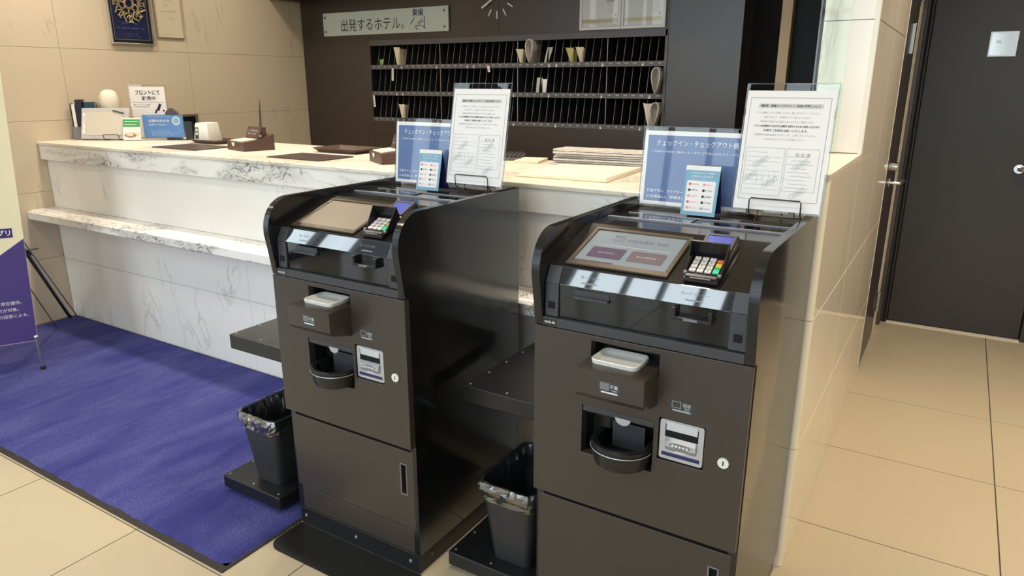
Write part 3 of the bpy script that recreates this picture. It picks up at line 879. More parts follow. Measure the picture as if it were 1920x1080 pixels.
# ------------------------------------------------------------------ check-in kiosks
KW = 0.508


def kiosk(x0, yf, label, lit):
    t = thing('checkin_kiosk', label, 'kiosk', (x0, yf, 0), 0)
    # plinth, steel floor plate
    pl = B().box(0.004, 0.502, 0.020, 0.574, 0.003, 0.066, 0.0015).build('plinth', M_PLASTIC, t)
    for u in (0.028, 0.250, 0.470):
        B().cyl((u, 0.038), 0.005, 'y', 0.0175, 0.0205, 10).build('screw', M_SILVER, pl, 40)
    B().cyl((0.08, 0.038), 0.004, 'x', 0.5015, 0.503, 10).build('screw', M_SILVERD, pl, 40)
    B().prism([(0.0, 0.019), (0.0, -0.055)] + arc(0.05, -0.076, 0.05, 180, 270, 6) + arc(0.460, -0.076, 0.05, 270, 360, 6) + [(0.510, 0.019)], 'z', 0.0005, 0.003).build('floor_plate', mat('plate_black', (0.012, 0.012, 0.012), 0.38), t)
    # carcass and fronts
    B().box(0.022, 0.486, 0.120, 0.568, 0.066, 1.03).box(0.022, 0.486, 0.040, 0.120, 0.066, 0.42).build('carcass', M_BLACKGAP, t)
    B().box(0.008, 0.494, 0.021, 0.040, 0.068, 0.147, 0.0015).build('kick_panel', M_FRONT, t)
    ldr = B()
    holed(ldr, 0.006, 0.496, 0.150, 0.403, [(0.450, 0.468, 0.262, 0.356)], 0.019, 0.040)
    ldr = ldr.build('lower_door', M_FRONT, t)
    B().box(0.4495, 0.4685, 0.036, 0.040, 0.2615, 0.3565).build('handle_recess', M_BLACKGAP, ldr)
    fr = Fr((0, 0.0188, 0), (1, 0, 0), (0, 0, 1))
    for (a0, a1, b0, b1) in ((0.446, 0.450, 0.258, 0.360), (0.468, 0.472, 0.258, 0.360), (0.450, 0.468, 0.258, 0.262), (0.450, 0.468, 0.356, 0.360)):
        B().box(a0, a1, 0.0175, 0.021, b0, b1, 0.0006, 1).build('handle_rim', M_SILVERD, ldr)
    ud = B()
    holed(ud, 0.0, 0.506, 0.424, 0.861, [(0.148, 0.310, 0.795, 0.848), (0.130, 0.306, 0.563, 0.687), (0.317, 0.421, 0.602, 0.703)], 0.0, 0.024)
    ud = ud.build('upper_door', M_FRONT, t)
    # side panels with the rounded hood nose
    prof = [(0.020, 0.066), (0.020, 0.862), (0.001, 0.864), (-0.017, 0.985), (-0.017, 1.000)]
    prof += arc(0.071, 1.000, 0.088, 180, 90, 10) + [(0.574, 1.088), (0.574, 0.066)]
    B().prism(prof, 'x', 0.0, 0.021, 0.0015).build('side_panel', M_SIDE, t, 35)
    B().prism(prof, 'x', 0.487, 0.508, 0.0015).build('side_panel', M_SIDE, t, 35)
    # hood front: sill, pillars, dark window, slanted glass strip
    sill = B().box(0.0215, 0.4865, 0.0, 0.05, 0.863, 0.884, 0.0012).build('hood_sill', M_GREYPL, t)
    fs = Fr((0, -0.0004, 0), (1, 0, 0), (0, 0, 1))
    B().rect(fs, 0.024, 0.8655, 0.058, 0.8815).build('badge', M_GLASSBLK, sill)
    B().text(fs, 'NCR-05', 0.041, 0.8735, wd=0.027, c=0.0004, bold=True).build('badge_lettering', M_WHITEINK, sill)
    fw = B()
    fw.box(0.058, 0.448, 0.014, 0.03, 0.886, 0.964)
    fw = fw.build('front_window', M_GLASSBLK, t)
    for (a, b_) in ((0.0225, 0.057), (0.449, 0.4855)):
        B().hexa([(a, 0.008, 0.886), (b_, 0.008, 0.886), (b_, 0.05, 0.886), (a, 0.05, 0.886), (a, 0.010, 0.964), (b_, 0.010, 0.964), (b_, 0.05, 0.964), (a, 0.05, 0.964)], 0.001).build('hood_post', M_GREYPL, t)
        m_ = (a + b_) / 2
        B().box(m_ - 0.008, m_ + 0.008, 0.006, 0.009, 0.905, 0.921).build('key_recess', M_BLACKGAP, t)
        B().hexa([(a, 0.009, 0.965), (b_, 0.009, 0.965), (b_, 0.05, 0.965), (a, 0.05, 0.965), (a, 0.029, 1.003), (b_, 0.029, 1.003), (b_, 0.06, 1.003), (a, 0.06, 1.003)], 0.001).build('strip_end', M_GREYPL, t)
    B().hexa([(0.058, 0.009, 0.965), (0.448, 0.009, 0.965), (0.448, 0.04, 0.965), (0.058, 0.04, 0.965), (0.058, 0.029, 1.002), (0.448, 0.029, 1.002), (0.448, 0.06, 1.002), (0.058, 0.06, 1.002)], 0.001).build('glass_strip', M_SMOKE, t)
    fst = Fr((0, 0.0088, 0.965), (1, 0, 0), (0, 0.020, 0.038))
    dim = mat('dim_print', (0.22, 0.23, 0.24), 0.5)
    for s_, a_ in (('カードキー', 0.130), ('カードリーダー', 0.370)):
        B().text(fst, s_, a_, 0.025, h=0.008).rect(fst, a_ - 0.018, 0.010, a_ + 0.020, 0.013).build('strip_lettering', dim, t)
    # receipt slot and card reader mouth
    B().box(0.095, 0.182, 0.004, 0.016, 0.938, 0.944, 0.001).box(0.095, 0.182, 0.0125, 0.016, 0.944, 0.958).build('receipt_slot', M_GREYPL, fw)
    cr = B().box(0.330, 0.415, -0.004, 0.016, 0.934, 0.941, 0.0012).box(0.330, 0.338, -0.002, 0.016, 0.941, 0.960, 0.001).box(0.407, 0.415, -0.002, 0.016, 0.941, 0.960, 0.001).build('card_reader_mouth', M_PLASTIC, fw)
    B().box(0.356, 0.386, -0.0055, -0.004, 0.935, 0.940).build('card_guide', M_SILVERD, cr)
    # console: slope, then flat deck
    SL = 0.318
    con = B().prism([(0.030, 1.004), (0.232, 1.004 + 0.202 * SL), (0.232, 1.03), (0.030, 0.98)], 'x', 0.0215, 0.4865).build('console', M_CONSOLE, t)
    n_ = math.hypot(1, SL)
    fc = Fr((0, 0.030, 1.004), (1, 0, 0), (0, 1 / n_, SL / n_))
    bz = B()
    for (a0, a1, b0, b1) in ((0.058, 0.302, 0.008, 0.026), (0.058, 0.302, 0.176, 0.188), (0.058, 0.069, 0.026, 0.176), (0.291, 0.302, 0.026, 0.176)):
        B().obox(fc, a0, a1, b0, b1, 0.0, 0.006, 0.0015).recalc().build('screen_bezel', M_BEZEL, con)
    scr = B().obox(fc, 0.069, 0.291, 0.026, 0.176, 0.0, 0.003).recalc().build('touch_screen', M_SCR if lit else M_SCRGLARE, t)
    if lit:
        ink = B().text(fc, 'toyoko inn', 0.208, 0.140, wd=0.098, c=0.0034, bold=True)
        ink.build('screen_name', mat('screen_ink', (0.05, 0.06, 0.12), 0.3, emit=(0.05, 0.06, 0.12), es=0.4), scr)
        e_ = B(); hotel_mark(e_, fc, 0.134, 0.145, 0.034, 0.0034)
        e_.build('screen_emblem', MATS['screen_ink'], scr)
        for (a, m_) in ((0.090, M_SCRP), (0.188, mat('menu_button_pale', (0.06, 0.05, 0.06), 0.15, emit=(0.25, 0.19, 0.19), es=0.85))):
            B().poly(fc, rrect(a, a + 0.085, 0.050, 0.098, 0.005), 0.0034).build('screen_button', m_, scr)
            B().text(fc, 'チェックイン' if a < 0.1 else 'チェックアウト', a + 0.042, 0.074, h=0.006, c=0.0038).build('button_lettering', M_WHITEINK, scr)
        B().rect(fc, 0.085, 0.1085, 0.275, 0.1105, 0.0034).build('screen_note', mat('screen_grey', (0.3, 0.32, 0.34), 0.3, emit=(0.30, 0.34, 0.36), es=0.4), scr)
        B().rect(fc, 0.069, 0.026, 0.165, 0.034, 0.0034).build('screen_footer', M_SCRP, scr)
    # deck with lids and rails
    dk = B().box(0.0215, 0.4865, 0.2325, 0.566, 1.030, 1.068, 0.0012).build('deck', M_CONSOLE, t)
    B().box(0.030, 0.478, 0.328, 0.336, 1.066, 1.073, 0.0015).build('deck_rail', M_SILVERD, dk)
    B().box(0.085, 0.245, 0.350, 0.412, 1.068, 1.071, 0.001).build('printer_lid', M_SMOKE, dk)
    B().box(0.270, 0.440, 0.350, 0.392, 1.068, 1.070, 0.001).build('lid_panel', M_GLASSBLK, dk)
    B().box(0.052, 0.478, 0.416, 0.421, 1.066, 1.071, 0.001).build('deck_rail', M_SILVERD, dk)
    B().box(0.345, 0.478, 0.430, 0.470, 1.068, 1.0705, 0.001).build('deck_well', M_BLACKGAP, dk)
    # coin inlet box
    cu = B().prism([(0.020, 0.795), (0.020, 0.8128), (-0.080, 0.8128), (-0.080, 0.756), (-0.070, 0.744), (-0.001, 0.726), (-0.001, 0.795)], 'x', 0.147, 0.309, 0.0015).build('coin_unit', M_FRONT, t, 30)
    B().box(0.149, 0.309, 0.060, 0.064, 0.800, 0.848).box(0.149, 0.309, 0.020, 0.064, 0.795, 0.8128).box(0.1485, 0.150, 0.020, 0.064, 0.81, 0.848).box(0.308, 0.3095, 0.020, 0.064, 0.81, 0.848).build('coin_recess', M_PLASTIC, t)
    B().box(0.195, 0.300, 0.020, 0.060, 0.838, 0.846, 0.002).build('coin_flap', M_GREYPL, t)
    # white tray: rounded rim dropping to a sloping bowl
    def rr(x0_, x1_, y0_, y1_, r, z):
        return [(a, b2, z) for a, b2 in rrect(x0_, x1_, y0_, y1_, r, 5)]
    tr = B().rings([rr(0.164, 0.274, -0.040, 0.044, 0.016, 0.8128), rr(0.163, 0.275, -0.041, 0.045, 0.016, 0.8215), rr(0.1645, 0.2735, -0.0395, 0.0435, 0.015, 0.8230), rr(0.1665, 0.2715, -0.0375, 0.0415, 0.013, 0.8225), rr(0.170, 0.268, -0.034, 0.034, 0.012, 0.8160), rr(0.176, 0.262, -0.028, 0.024, 0.010, 0.8136)], False, True)
    tr.recalc().build('coin_tray', M_WHITEPL, cu, 50)
    fcu = Fr((0, -0.0803, 0), (1, 0, 0), (0, 0, 1))
    B().rect(fcu, 0.205, 0.765, 0.258, 0.796).build('coin_label', M_GREYPL, cu)
    b = B().text(fcu, '硬貨', 0.242, 0.786, wd=0.017, c=0.0004, bold=True).text(fcu, 'Coin', 0.243, 0.778, wd=0.012, c=0.0004).rect(fcu, 0.212, 0.769, 0.250, 0.7725, 0.0004)
    b.build('label_print', M_WHITEINK, cu)
    B().rect(fcu, 0.209, 0.776, 0.231, 0.793, 0.0004).build('label_icon', M_SILVERD, cu)
    # coin outlet: recess and half-round cup
    rec = B().box(0.128, 0.308, 0.066, 0.070, 0.560, 0.690).box(0.128, 0.131, 0.022, 0.066, 0.560, 0.690).box(0.305, 0.308, 0.022, 0.066, 0.560, 0.690).box(0.128, 0.308, 0.022, 0.066, 0.686, 0.690).box(0.128, 0.308, 0.022, 0.066, 0.560, 0.564).build('outlet_recess', M_PLASTIC, t)
    B().hexa([(0.131, 0.002, 0.672), (0.305, 0.002, 0.672), (0.305, 0.030, 0.655), (0.131, 0.030, 0.655), (0.131, 0.002, 0.686), (0.305, 0.002, 0.686), (0.305, 0.030, 0.686), (0.131, 0.030, 0.686)], 0.001).build('outlet_lintel', M_GREYPL, t)
    B().poly(Fr((0.232, 0.001, 0.672), (1, 0, 0), (0, 0, 1)), [(-0.019, 0.003)] + [(0.019 * math.cos(PI + PI * i / 8), 0.003 + 0.017 * math.sin(PI + PI * i / 8)) for i in range(1, 8)] + [(0.019, 0.003)]).build('outlet_arrow', M_SILVER, t)
    def D(r, dy, z, sx=1.0):
        pts = [(0.232 + r * sx * math.cos(PI + PI * i / 16), 0.0 + (r * 0.92) * math.sin(PI + PI * i / 16) + dy, z) for i in range(17)]
        return pts + [(0.232 + r * sx, 0.040, z), (0.232 - r * sx, 0.040, z)]
    B().rings([D(0.052, 0.0, 0.566), D(0.062, 0, 0.570), D(0.068, 0, 0.590), D(0.0705, 0, 0.607)], True, False).rings([D(0.0705, 0, 0.607), D(0.069, 0, 0.609), D(0.069, 0, 0.612), D(0.071, 0, 0.614), D(0.071, 0, 0.620), D(0.066, 0, 0.6225), D(0.056, 0.002, 0.6205)], False, False).rings([D(0.056, 0.002, 0.6205), D(0.050, 0.004, 0.588), D(0.046, 0.005, 0.584)], False, True).build('coin_cup', M_PLASTIC, t, 35)
    B().tube([p_ for p_ in D(0.0715, 0, 0.6085)[:17]], 0.0012, 6).build('cup_trim', M_SILVER, t, 50)
    B().box(0.196, 0.276, 0.030, 0.034, 0.585, 0.650, 0.001).build('cup_back', M_GREYPL, t)
    # banknote module
    nm = B().prism(rrect(0.320, 0.418, 0.605, 0.700, 0.006), 'y', 0.004, 0.02).build('note_unit', M_SILVER, t)
    B().prism([(0.0035, 0.660), (0.016, 0.655), (0.016, 0.690), (0.0035, 0.690)], 'x', 0.332, 0.406).build('note_throat', M_BLACKGAP, nm)
    B().hexa([(0.334, 0.0032, 0.676), (0.404, 0.0032, 0.676), (0.404, 0.010, 0.672), (0.334, 0.010, 0.672), (0.334, 0.0025, 0.696), (0.404, 0.0025, 0.696), (0.404, 0.010, 0.696), (0.334, 0.010, 0.696)], 0.0008).build('note_ramp', mat('pale_silver', (0.62, 0.65, 0.70), 0.3, metal=0.3), nm)
    B().prism([(0.004, 0.628), (-0.004, 0.640), (-0.004, 0.652), (0.004, 0.660)], 'x', 0.334, 0.404, 0.002).build('note_lip', M_SILVER, nm)
    fn = Fr((0, -0.0045, 0), (1, 0, 0), (0, 0, 1))
    B().disc(fn, 0.369, 0.646, 0.024, 0, 24, 0.006).build('note_oval', M_SILVERD, nm)
    for k in range(5):
        B().disc(fn, 0.353 + 0.008 * k, 0.6455, 0.003, 0.0004, 10).build('indicator_lamp', M_WHITEINK, nm)
    fn2 = Fr((0, 0.0036, 0), (1, 0, 0), (0, 0, 1))
    B().rect(fn2, 0.326, 0.613, 0.412, 0.622).build('navy_strip', M_NAVY, nm)
    B().poly(fn2, [(0.352, 0.633), (0.386, 0.633), (0.380, 0.626), (0.358, 0.626)]).build('note_arrow', M_WHITEPL, nm)
    fd_ = Fr((0, -0.0004, 0), (1, 0, 0), (0, 0, 1))
    B().rect(fd_, 0.338, 0.724, 0.396, 0.754).build('note_label', M_GREYPL, ud)
    B().text(fd_, '紙幣', 0.377, 0.744, wd=0.018, c=0.0004, bold=True).text(fd_, 'Bill', 0.378, 0.736, wd=0.010, c=0.0004).rect(fd_, 0.346, 0.7275, 0.386, 0.731, 0.0004).outline(fd_, 0.344, 0.735, 0.364, 0.750, 0.001, 0.0004).build('label_print', mat('grey_label_print', (0.45, 0.45, 0.45), 0.5), ud)
    lk = B().cyl((0.464, 0.635), 0.012, 'y', -0.004, 0.002, 24).build('lock', mat('lock_face', (0.80, 0.79, 0.76), 0.3, metal=0.2), t, 40)
    B().box(0.4628, 0.4652, -0.0046, -0.0038, 0.630, 0.640).build('keyhole', M_BLACKGAP, lk)
    return t


K1 = (-1.675, 1.352)
K2 = (-0.787, 1.372)
kiosk(*K1, 'black check-in kiosk with painted tan glare on its screen, standing beside the blue mat', False)
kiosk(*K2, 'black check-in kiosk with lit menu screen against the tiled wing wall', True)


def terminal(k, label):
    SLa = math.atan(0.318)
    t = thing('card_terminal', label, 'card terminal', (k[0] + 0.374, k[1] + 0.034, 1.0064), 0)
    t.rotation_euler = (SLa, 0, 0)
    hw = 0.037
    B().hexa([(-hw, 0, 0), (hw, 0, 0), (hw, 0.168, 0), (-hw, 0.168, 0), (-hw, 0, 0.010), (hw, 0, 0.010), (hw, 0.168, 0.030), (-hw, 0.168, 0.030)], 0.004).build('body', M_PLASTIC, t, 35)
    n_ = math.hypot(1, 0.02 / 0.168)
    ft = Fr((0, 0, 0.010), (1, 0, 0), (0, 1 / n_, (0.02 / 0.168) / n_))
    B().obox(ft, -0.028, 0.028, 0.104, 0.158, 0.0, 0.0015).recalc().build('display', M_LCD, t)
    B().obox(ft, -0.033, 0.033, 0.099, 0.104, 0.0, 0.003).obox(ft, -0.033, 0.033, 0.158, 0.164, 0.0, 0.003).obox(ft, -0.033, -0.028, 0.104, 0.158, 0.0, 0.003).obox(ft, 0.028, 0.033, 0.104, 0.158, 0.0, 0.003).recalc().build('display_rim', M_GREYPL, t)
    B().obox(ft, -0.033, 0.033, 0.006, 0.014, 0.0, 0.004, 0.001).recalc().build('card_slot', M_GREYPL, t)
    B().obox(ft, -0.022, 0.022, 0.001, 0.005, 0.0005, 0.0025).recalc().build('slot_mark', M_GREYPL, t)
    # privacy shield round the keypad
    for sx in (-1, 1):
        B().hexa([ft.p(sx * 0.035, 0.020, 0), ft.p(sx * 0.0375, 0.020, 0), ft.p(sx * 0.0375, 0.086, 0), ft.p(sx * 0.035, 0.086, 0), ft.p(sx * 0.036, 0.030, 0.006), ft.p(sx * 0.0385, 0.030, 0.006), ft.p(sx * 0.042, 0.082, 0.040), ft.p(sx * 0.0395, 0.082, 0.040)]).recalc().build('shield_side', M_PLASTIC, t)
        B().sphere(ft.p(sx * 0.036, 0.018, 0.002), 0.005, 10, 6).build('shield_pivot', M_SILVERD, t, 60)
    B().hexa([ft.p(-0.0375, 0.082, 0), ft.p(0.0375, 0.082, 0), ft.p(0.0375, 0.086, 0), ft.p(-0.0375, 0.086, 0), ft.p(-0.042, 0.079, 0.040), ft.p(0.042, 0.079, 0.040), ft.p(0.042, 0.083, 0.040), ft.p(-0.042, 0.083, 0.040)]).recalc().build('shield_back', M_PLASTIC, t)
    for r in range(4):
        for c in range(3):
            B().obox(ft, -0.031 + c * 0.0165, -0.018 + c * 0.0165, 0.024 + r * 0.0135, 0.034 + r * 0.0135, 0.0, 0.004, 0.001).recalc().build('key', M_KEY, t)
            if r < 4:
                B().text(ft, str((1 + c + (3 - r) * 3) if r else '*0#'[c]), -0.0245 + c * 0.0165, 0.029 + r * 0.0135, h=0.005, c=0.0043).build('key_digit', M_INK, t)
    for q, (m_, b0, b1) in enumerate(((M_KEYG, 0.024, 0.044), (M_KEYY, 0.046, 0.058), (M_KEYR, 0.060, 0.071))):
        B().obox(ft, 0.0185, 0.0315, b0, b1, 0.0, 0.004, 0.001).recalc().build('function_key', m_, t)
    return t


terminal(K1, 'black card terminal on the kiosk beside the blue mat')
terminal(K2, 'black card terminal on the kiosk with the lit menu screen')


def landscape_sign(k, u0, dy, label):
    t = thing('landscape_notice', label, 'sign', (k[0] + u0 + 0.1515, k[1] + dy, 1.0735), 0)
    W, H = 0.303, 0.216
    fr = Fr((0, 0, 0.002), (1, 0, 0), (0, math.sin(0.105), math.cos(0.105)))
    B().obox(fr, -W / 2, W / 2, 0.0, H, -0.0045, -0.0025).recalc().build('acrylic_sleeve', M_CLEAR, t)
    B().box(-W / 2, W / 2, -0.016, 0.030, 0.0, 0.002).build('acrylic_foot', M_CLEAR, t)
    for e in ((-W / 2, W / 2, H, H + 0.002), (-W / 2 - 0.001, -W / 2 + 0.0005, 0, H)):
        B().obox(fr, *e, -0.0035, 0.001).recalc().build('sleeve_edge', M_EDGE, t)
    pp = B().obox(fr, -W / 2 + 0.003, W / 2 - 0.003, 0.003, H - 0.010, -0.0022, -0.0014).recalc().build('paper', mat('laminated_paper', (0.86, 0.83, 0.815), 0.5, coat=1.0), t)
    c = -0.0010
    B().rect(fr, -W / 2 + 0.013, 0.013, W / 2 - 0.013, H - 0.022, c).build('blue_field', mat('laminated_blue', (0.10, 0.17, 0.36), 0.4, coat=1.0), pp)
    b = B(); c = -0.0006
    b.text(fr, 'チェックイン・チェックアウト機', 0.0, H - 0.042, wd=0.225, h=0.017, c=c)
    b.text(fr, 'ご利用の手順をご案内いたします ご不明な点はスタッフまで', 0.0, H - 0.066, wd=0.25, h=0.006, c=c)
    b.text(fr, '①', 0.0, 0.108, h=0.018, c=c)
    b.text(fr, '宿泊プラン、クラブカードで、ロビーより自動', -0.13, 0.042, wd=0.20, h=0.009, al='l', c=c, bold=True)
    b.text(fr, 'にお支払い、手続きは駐車場もご利用', -0.13, 0.026, wd=0.19, h=0.009, al='l', c=c, bold=True)
    b.build('lettering', mat('laminated_white', (0.85, 0.85, 0.85), 0.5, coat=1.0), pp, kind='stuff')
    return t


landscape_sign(K1, 0.027, 0.532, 'blue landscape check-in notice in acrylic on the kiosk beside the mat')
landscape_sign(K2, 0.036, 0.525, 'blue landscape check-in notice in acrylic on the lit-screen kiosk')


def payment_stand(k, u0, dy, label):
    t = thing('payment_stand', label, 'sign', (k[0] + u0 + 0.045, k[1] + dy, 1.0735), 0)
    W, H = 0.091, 0.128
    y1 = 0.030
    n_ = math.hypot(H, y1)
    ff = Fr((0, 0, 0), (1, 0, 0), (0, y1 / n_, H / n_))
    cd = B().obox(ff, -W / 2, W / 2, 0, n_, -0.0012, 0.0).recalc().build('front_card', M_TEAL, t)
    B().rect(ff, -W / 2, n_ - 0.014, W / 2, n_, 0.0005).build('white_header', M_PAPER, cd)
    B().poly(ff, rrect(-W / 2 + 0.007, W / 2 - 0.008, 0.010, 0.090, 0.003), 0.0005).build('white_panel', M_PAPER, cd)
    B().text(ff, 'スマホQRコード決済', 0, n_ - 0.021, wd=0.062, h=0.006, c=0.0006, bold=True).text(ff, 'ご利用いただけます', 0, n_ - 0.030, wd=0.058, h=0.006, c=0.0006, bold=True).text(ff, '（お支払い時にご提示ください）', 0, n_ - 0.0385, wd=0.062, h=0.004, c=0.0006).build('lettering', M_WHITEINK, cd)
    rows = [('PayPay', M_RED), ('d払い', M_PINK), ('LINE Pay', M_INK), ('R Pay', M_INK), ('au PAY', M_PINK), ('ALIPAY', M_INK), ('メルペイ', M_RED), ('J Pay', M_INK), ('楽天ペイ', M_PINK), ('WeChat', M_GREYINK)]
    for q, (s_, m_) in enumerate(rows):
        a, b_ = (-0.019 if q % 2 == 0 else 0.019), 0.081 - 0.0155 * (q // 2)
        B().disc(ff, a - 0.011, b_, 0.0035, 0.001, 12).text(ff, s_, a - 0.0065, b_, wd=0.019, h=0.005, al='l', c=0.001).build('pay_logo', m_, cd)
    fb = Fr((0, 2 * y1, 0), (1, 0, 0), (0, -y1 / n_, H / n_))
    B().obox(fb, -W / 2, W / 2, 0, n_, 0.0, 0.0012).recalc().build('back_card', M_NAVY, t)
    return t


payment_stand(K1, 0.190, 0.448, 'small teal payment stand on the kiosk beside the mat')
payment_stand(K2, 0.188, 0.442, 'small teal payment stand on the lit-screen kiosk')


def notice(k, u0, dy, label, label2):
    # wire easel first
    e = thing('wire_easel', label2, 'easel', (k[0] + u0 + 0.105, k[1] + dy, 1.0715), 0)
    r = 0.0016
    B().tube([(-0.062, -0.012, 0.020), (-0.062, -0.016, 0.024), (-0.062, -0.018, 0.052), (-0.058, -0.018, 0.058), (0.058, -0.018, 0.058), (0.062, -0.018, 0.052), (0.062, -0.016, 0.024), (0.062, -0.012, 0.020)], r, 8).build('front_hook', M_BLACKW, e, 60)
    B().tube([(-0.062, -0.012, 0.020), (-0.062, 0.006, 0.012), (-0.045, 0.006, 0.010), (0.045, 0.006, 0.010), (0.062, 0.006, 0.012), (0.062, -0.012, 0.020)], r, 8).build('base_rail', M_BLACKW, e, 60)
    B().tube([(-0.045, -0.03, 0.0018), (-0.045, 0.006, 0.010), (-0.03, 0.05, 0.20), (0.03, 0.05, 0.20), (0.045, 0.006, 0.010), (0.045, -0.03, 0.0018)], r, 8).build('back_support', M_BLACKW, e, 60)
    B().tube([(0.0, 0.05, 0.20), (0.0, 0.085, 0.0018)], r, 8).build('prop_leg', M_BLACKW, e, 60)
    t = thing('portrait_notice', label, 'sign', (k[0] + u0 + 0.105, k[1] + dy - 0.008, 1.0725 + 0.021), 0)
    W, H, lean = 0.216, 0.312, 0.062
    n_ = math.hypot(H, lean)
    ff = Fr((0, 0, 0.001), (1, 0, 0), (0, lean / n_, H / n_))
    B().obox(ff, -W / 2, W / 2, 0, n_, -0.0025, 0.0).recalc().build('acrylic_sleeve', M_CLEAR, t)
    B().obox(ff, -W / 2, W / 2, n_ - 0.002, n_, -0.003, 0.0005).obox(ff, -W / 2 - 0.0005, -W / 2 + 0.0015, 0, n_, -0.003, 0.0005).obox(ff, W / 2 - 0.0015, W / 2 + 0.0005, 0, n_, -0.003, 0.0005).recalc().build('sleeve_edge', M_EDGE, t)
    pp = B().obox(ff, -0.104, 0.104, 0.005, 0.300, 0.0003, 0.0010).recalc().build('paper', M_PAPER, t)
    c = 0.0014
    ln = B().outline(ff, -0.095, 0.030, 0.095, 0.283, 0.0012, c)
    ln.outline(ff, -0.089, 0.042, 0.005, 0.160, 0.0008, c).outline(ff, 0.009, 0.055, 0.085, 0.160, 0.0008, c)
    for q in range(9):
        ln.rect(ff, -0.086, 0.148 - q * 0.0115, -0.086 + (0.085 if q % 3 else 0.05), 0.1486 - q * 0.0115, c)
        ln.rect(ff, 0.013 + (q % 2) * 0.01, 0.140 - q * 0.0095, 0.060 + (q % 3) * 0.007, 0.1408 - q * 0.0095, c)
    for q in range(4):
        ln.rect(ff, -0.055 + q * 0.014, 0.07, -0.0545 + q * 0.014, 0.098, c)
    ln.text(ff, '領 収 書', 0.047, 0.145, wd=0.036, c=c)
    for (sx, sz) in ((-0.05, 0.125), (-0.072, 0.088), (-0.022, 0.075), (0.045, 0.122), (0.047, 0.052)):
        ln.text(ff, 'SAMPLE', sx, sz, wd=0.026, c=c + 0.0002, rot=0.6)
        dx, dy_ = math.cos(0.6), math.sin(0.6)
        f2 = Fr(ff.p(sx, sz, 0), ff.x * dx + ff.y * dy_, ff.y * dx - ff.x * dy_)
        ln.outline(f2, -0.019, -0.0055, 0.019, 0.0055, 0.0007, c + 0.0002)
    ln.build('form_lines', M_GREYINK, pp)
    B().rect(ff, -0.073, 0.2575, 0.078, 0.2685, c).build('title_band', mat('pale_band', (0.62, 0.61, 0.60), 0.6), pp)
    B().text(ff, '無料券（東横インバウチャー）利用の変更について', 0.002, 0.263, wd=0.140, h=0.007, c=c + 0.0003, bold=True).build('title', M_INK, pp)
    tx = B()
    for q, (s_, wd_, bd) in enumerate((('いつも東横インをご利用いただき、誠にありがとうございます。', 0.150, 0), ('本年六月より、新宿泊アプリ導入にともない', 0.112, 0), ('無料券の利用方法が変更となりますのでご案内します。', 0.125, 0), ('システム有効期限まではお手元の無料宿泊券をそのままご利用いただけます', 0.155, 1), ('引続きご利用をお願いいたします。', 0.105, 1), ('有効期限内の無料宿泊券につきましては、この限りではございません。', 0.148, 0), ('ご不明な点はフロントまでお尋ねください。', 0.10, 0))):
        if bd:
            B().text(ff, s_, -0.002, 0.246 - q * 0.0108, wd=wd_, h=0.0058, c=c, bold=True).build('bold_line', M_INK, pp)
        else:
            tx.text(ff, s_, -0.002, 0.246 - q * 0.0108, wd=wd_, h=0.0052, c=c)
    tx.build('body_text', M_GREYINK, pp, kind='stuff')


notice(K1, 0.292, 0.485, 'tall white portrait notice in acrylic on the kiosk beside the mat', 'black wire easel on the kiosk beside the mat')
notice(K2, 0.316, 0.475, 'tall white portrait notice in acrylic on the lit-screen kiosk', 'black wire easel on the lit-screen kiosk')


# ------------------------------------------------------------------ bag stands and waste bins
def bag_stand(x, y, zs, label, z=0.0):
    t = thing('bag_stand', label, 'stand', (x, y, z), 0)
    zs -= z
    W, D = 0.292, 0.43
    base = B().box(0, W, 0, D, 0.016, 0.062, 0.003).build('base_plate', M_PLASTIC, t)
    sh = B().box(0, W + 0.03, 0.09, 0.09 + D, zs - 0.052, zs, 0.003).build('shelf_board', M_PLASTIC, t)
    for (fx, fy) in ((0.03, 0.04), (W - 0.03, 0.04), (0.03, D - 0.04), (W - 0.03, D - 0.04)):
        B().cyl((fx, fy), 0.014, 'z', 0.001, 0.017, 12).build('foot', M_RUBBER, t, 40)
    B().box(W - 0.022, W + 0.03, 0.16, 0.09 + D - 0.02, 0.062, zs - 0.052, 0.002).build('support_panel', M_GREYPL, t)
    for q in range(5):
        for (par, z, oy) in ((base, 0.062, 0.0), (sh, zs, 0.09)):
            B().cyl((0.016, 0.018 + oy + q * 0.098), 0.0035, 'z', z, z + 0.0015, 8).build('screw', M_SILVER, par, 40)
            if 0 < q < 3:
                B().cyl((0.016 + q * 0.125, 0.018 + oy), 0.0035, 'z', z, z + 0.0015, 8).build('screw', M_SILVER, par, 40)
    return t


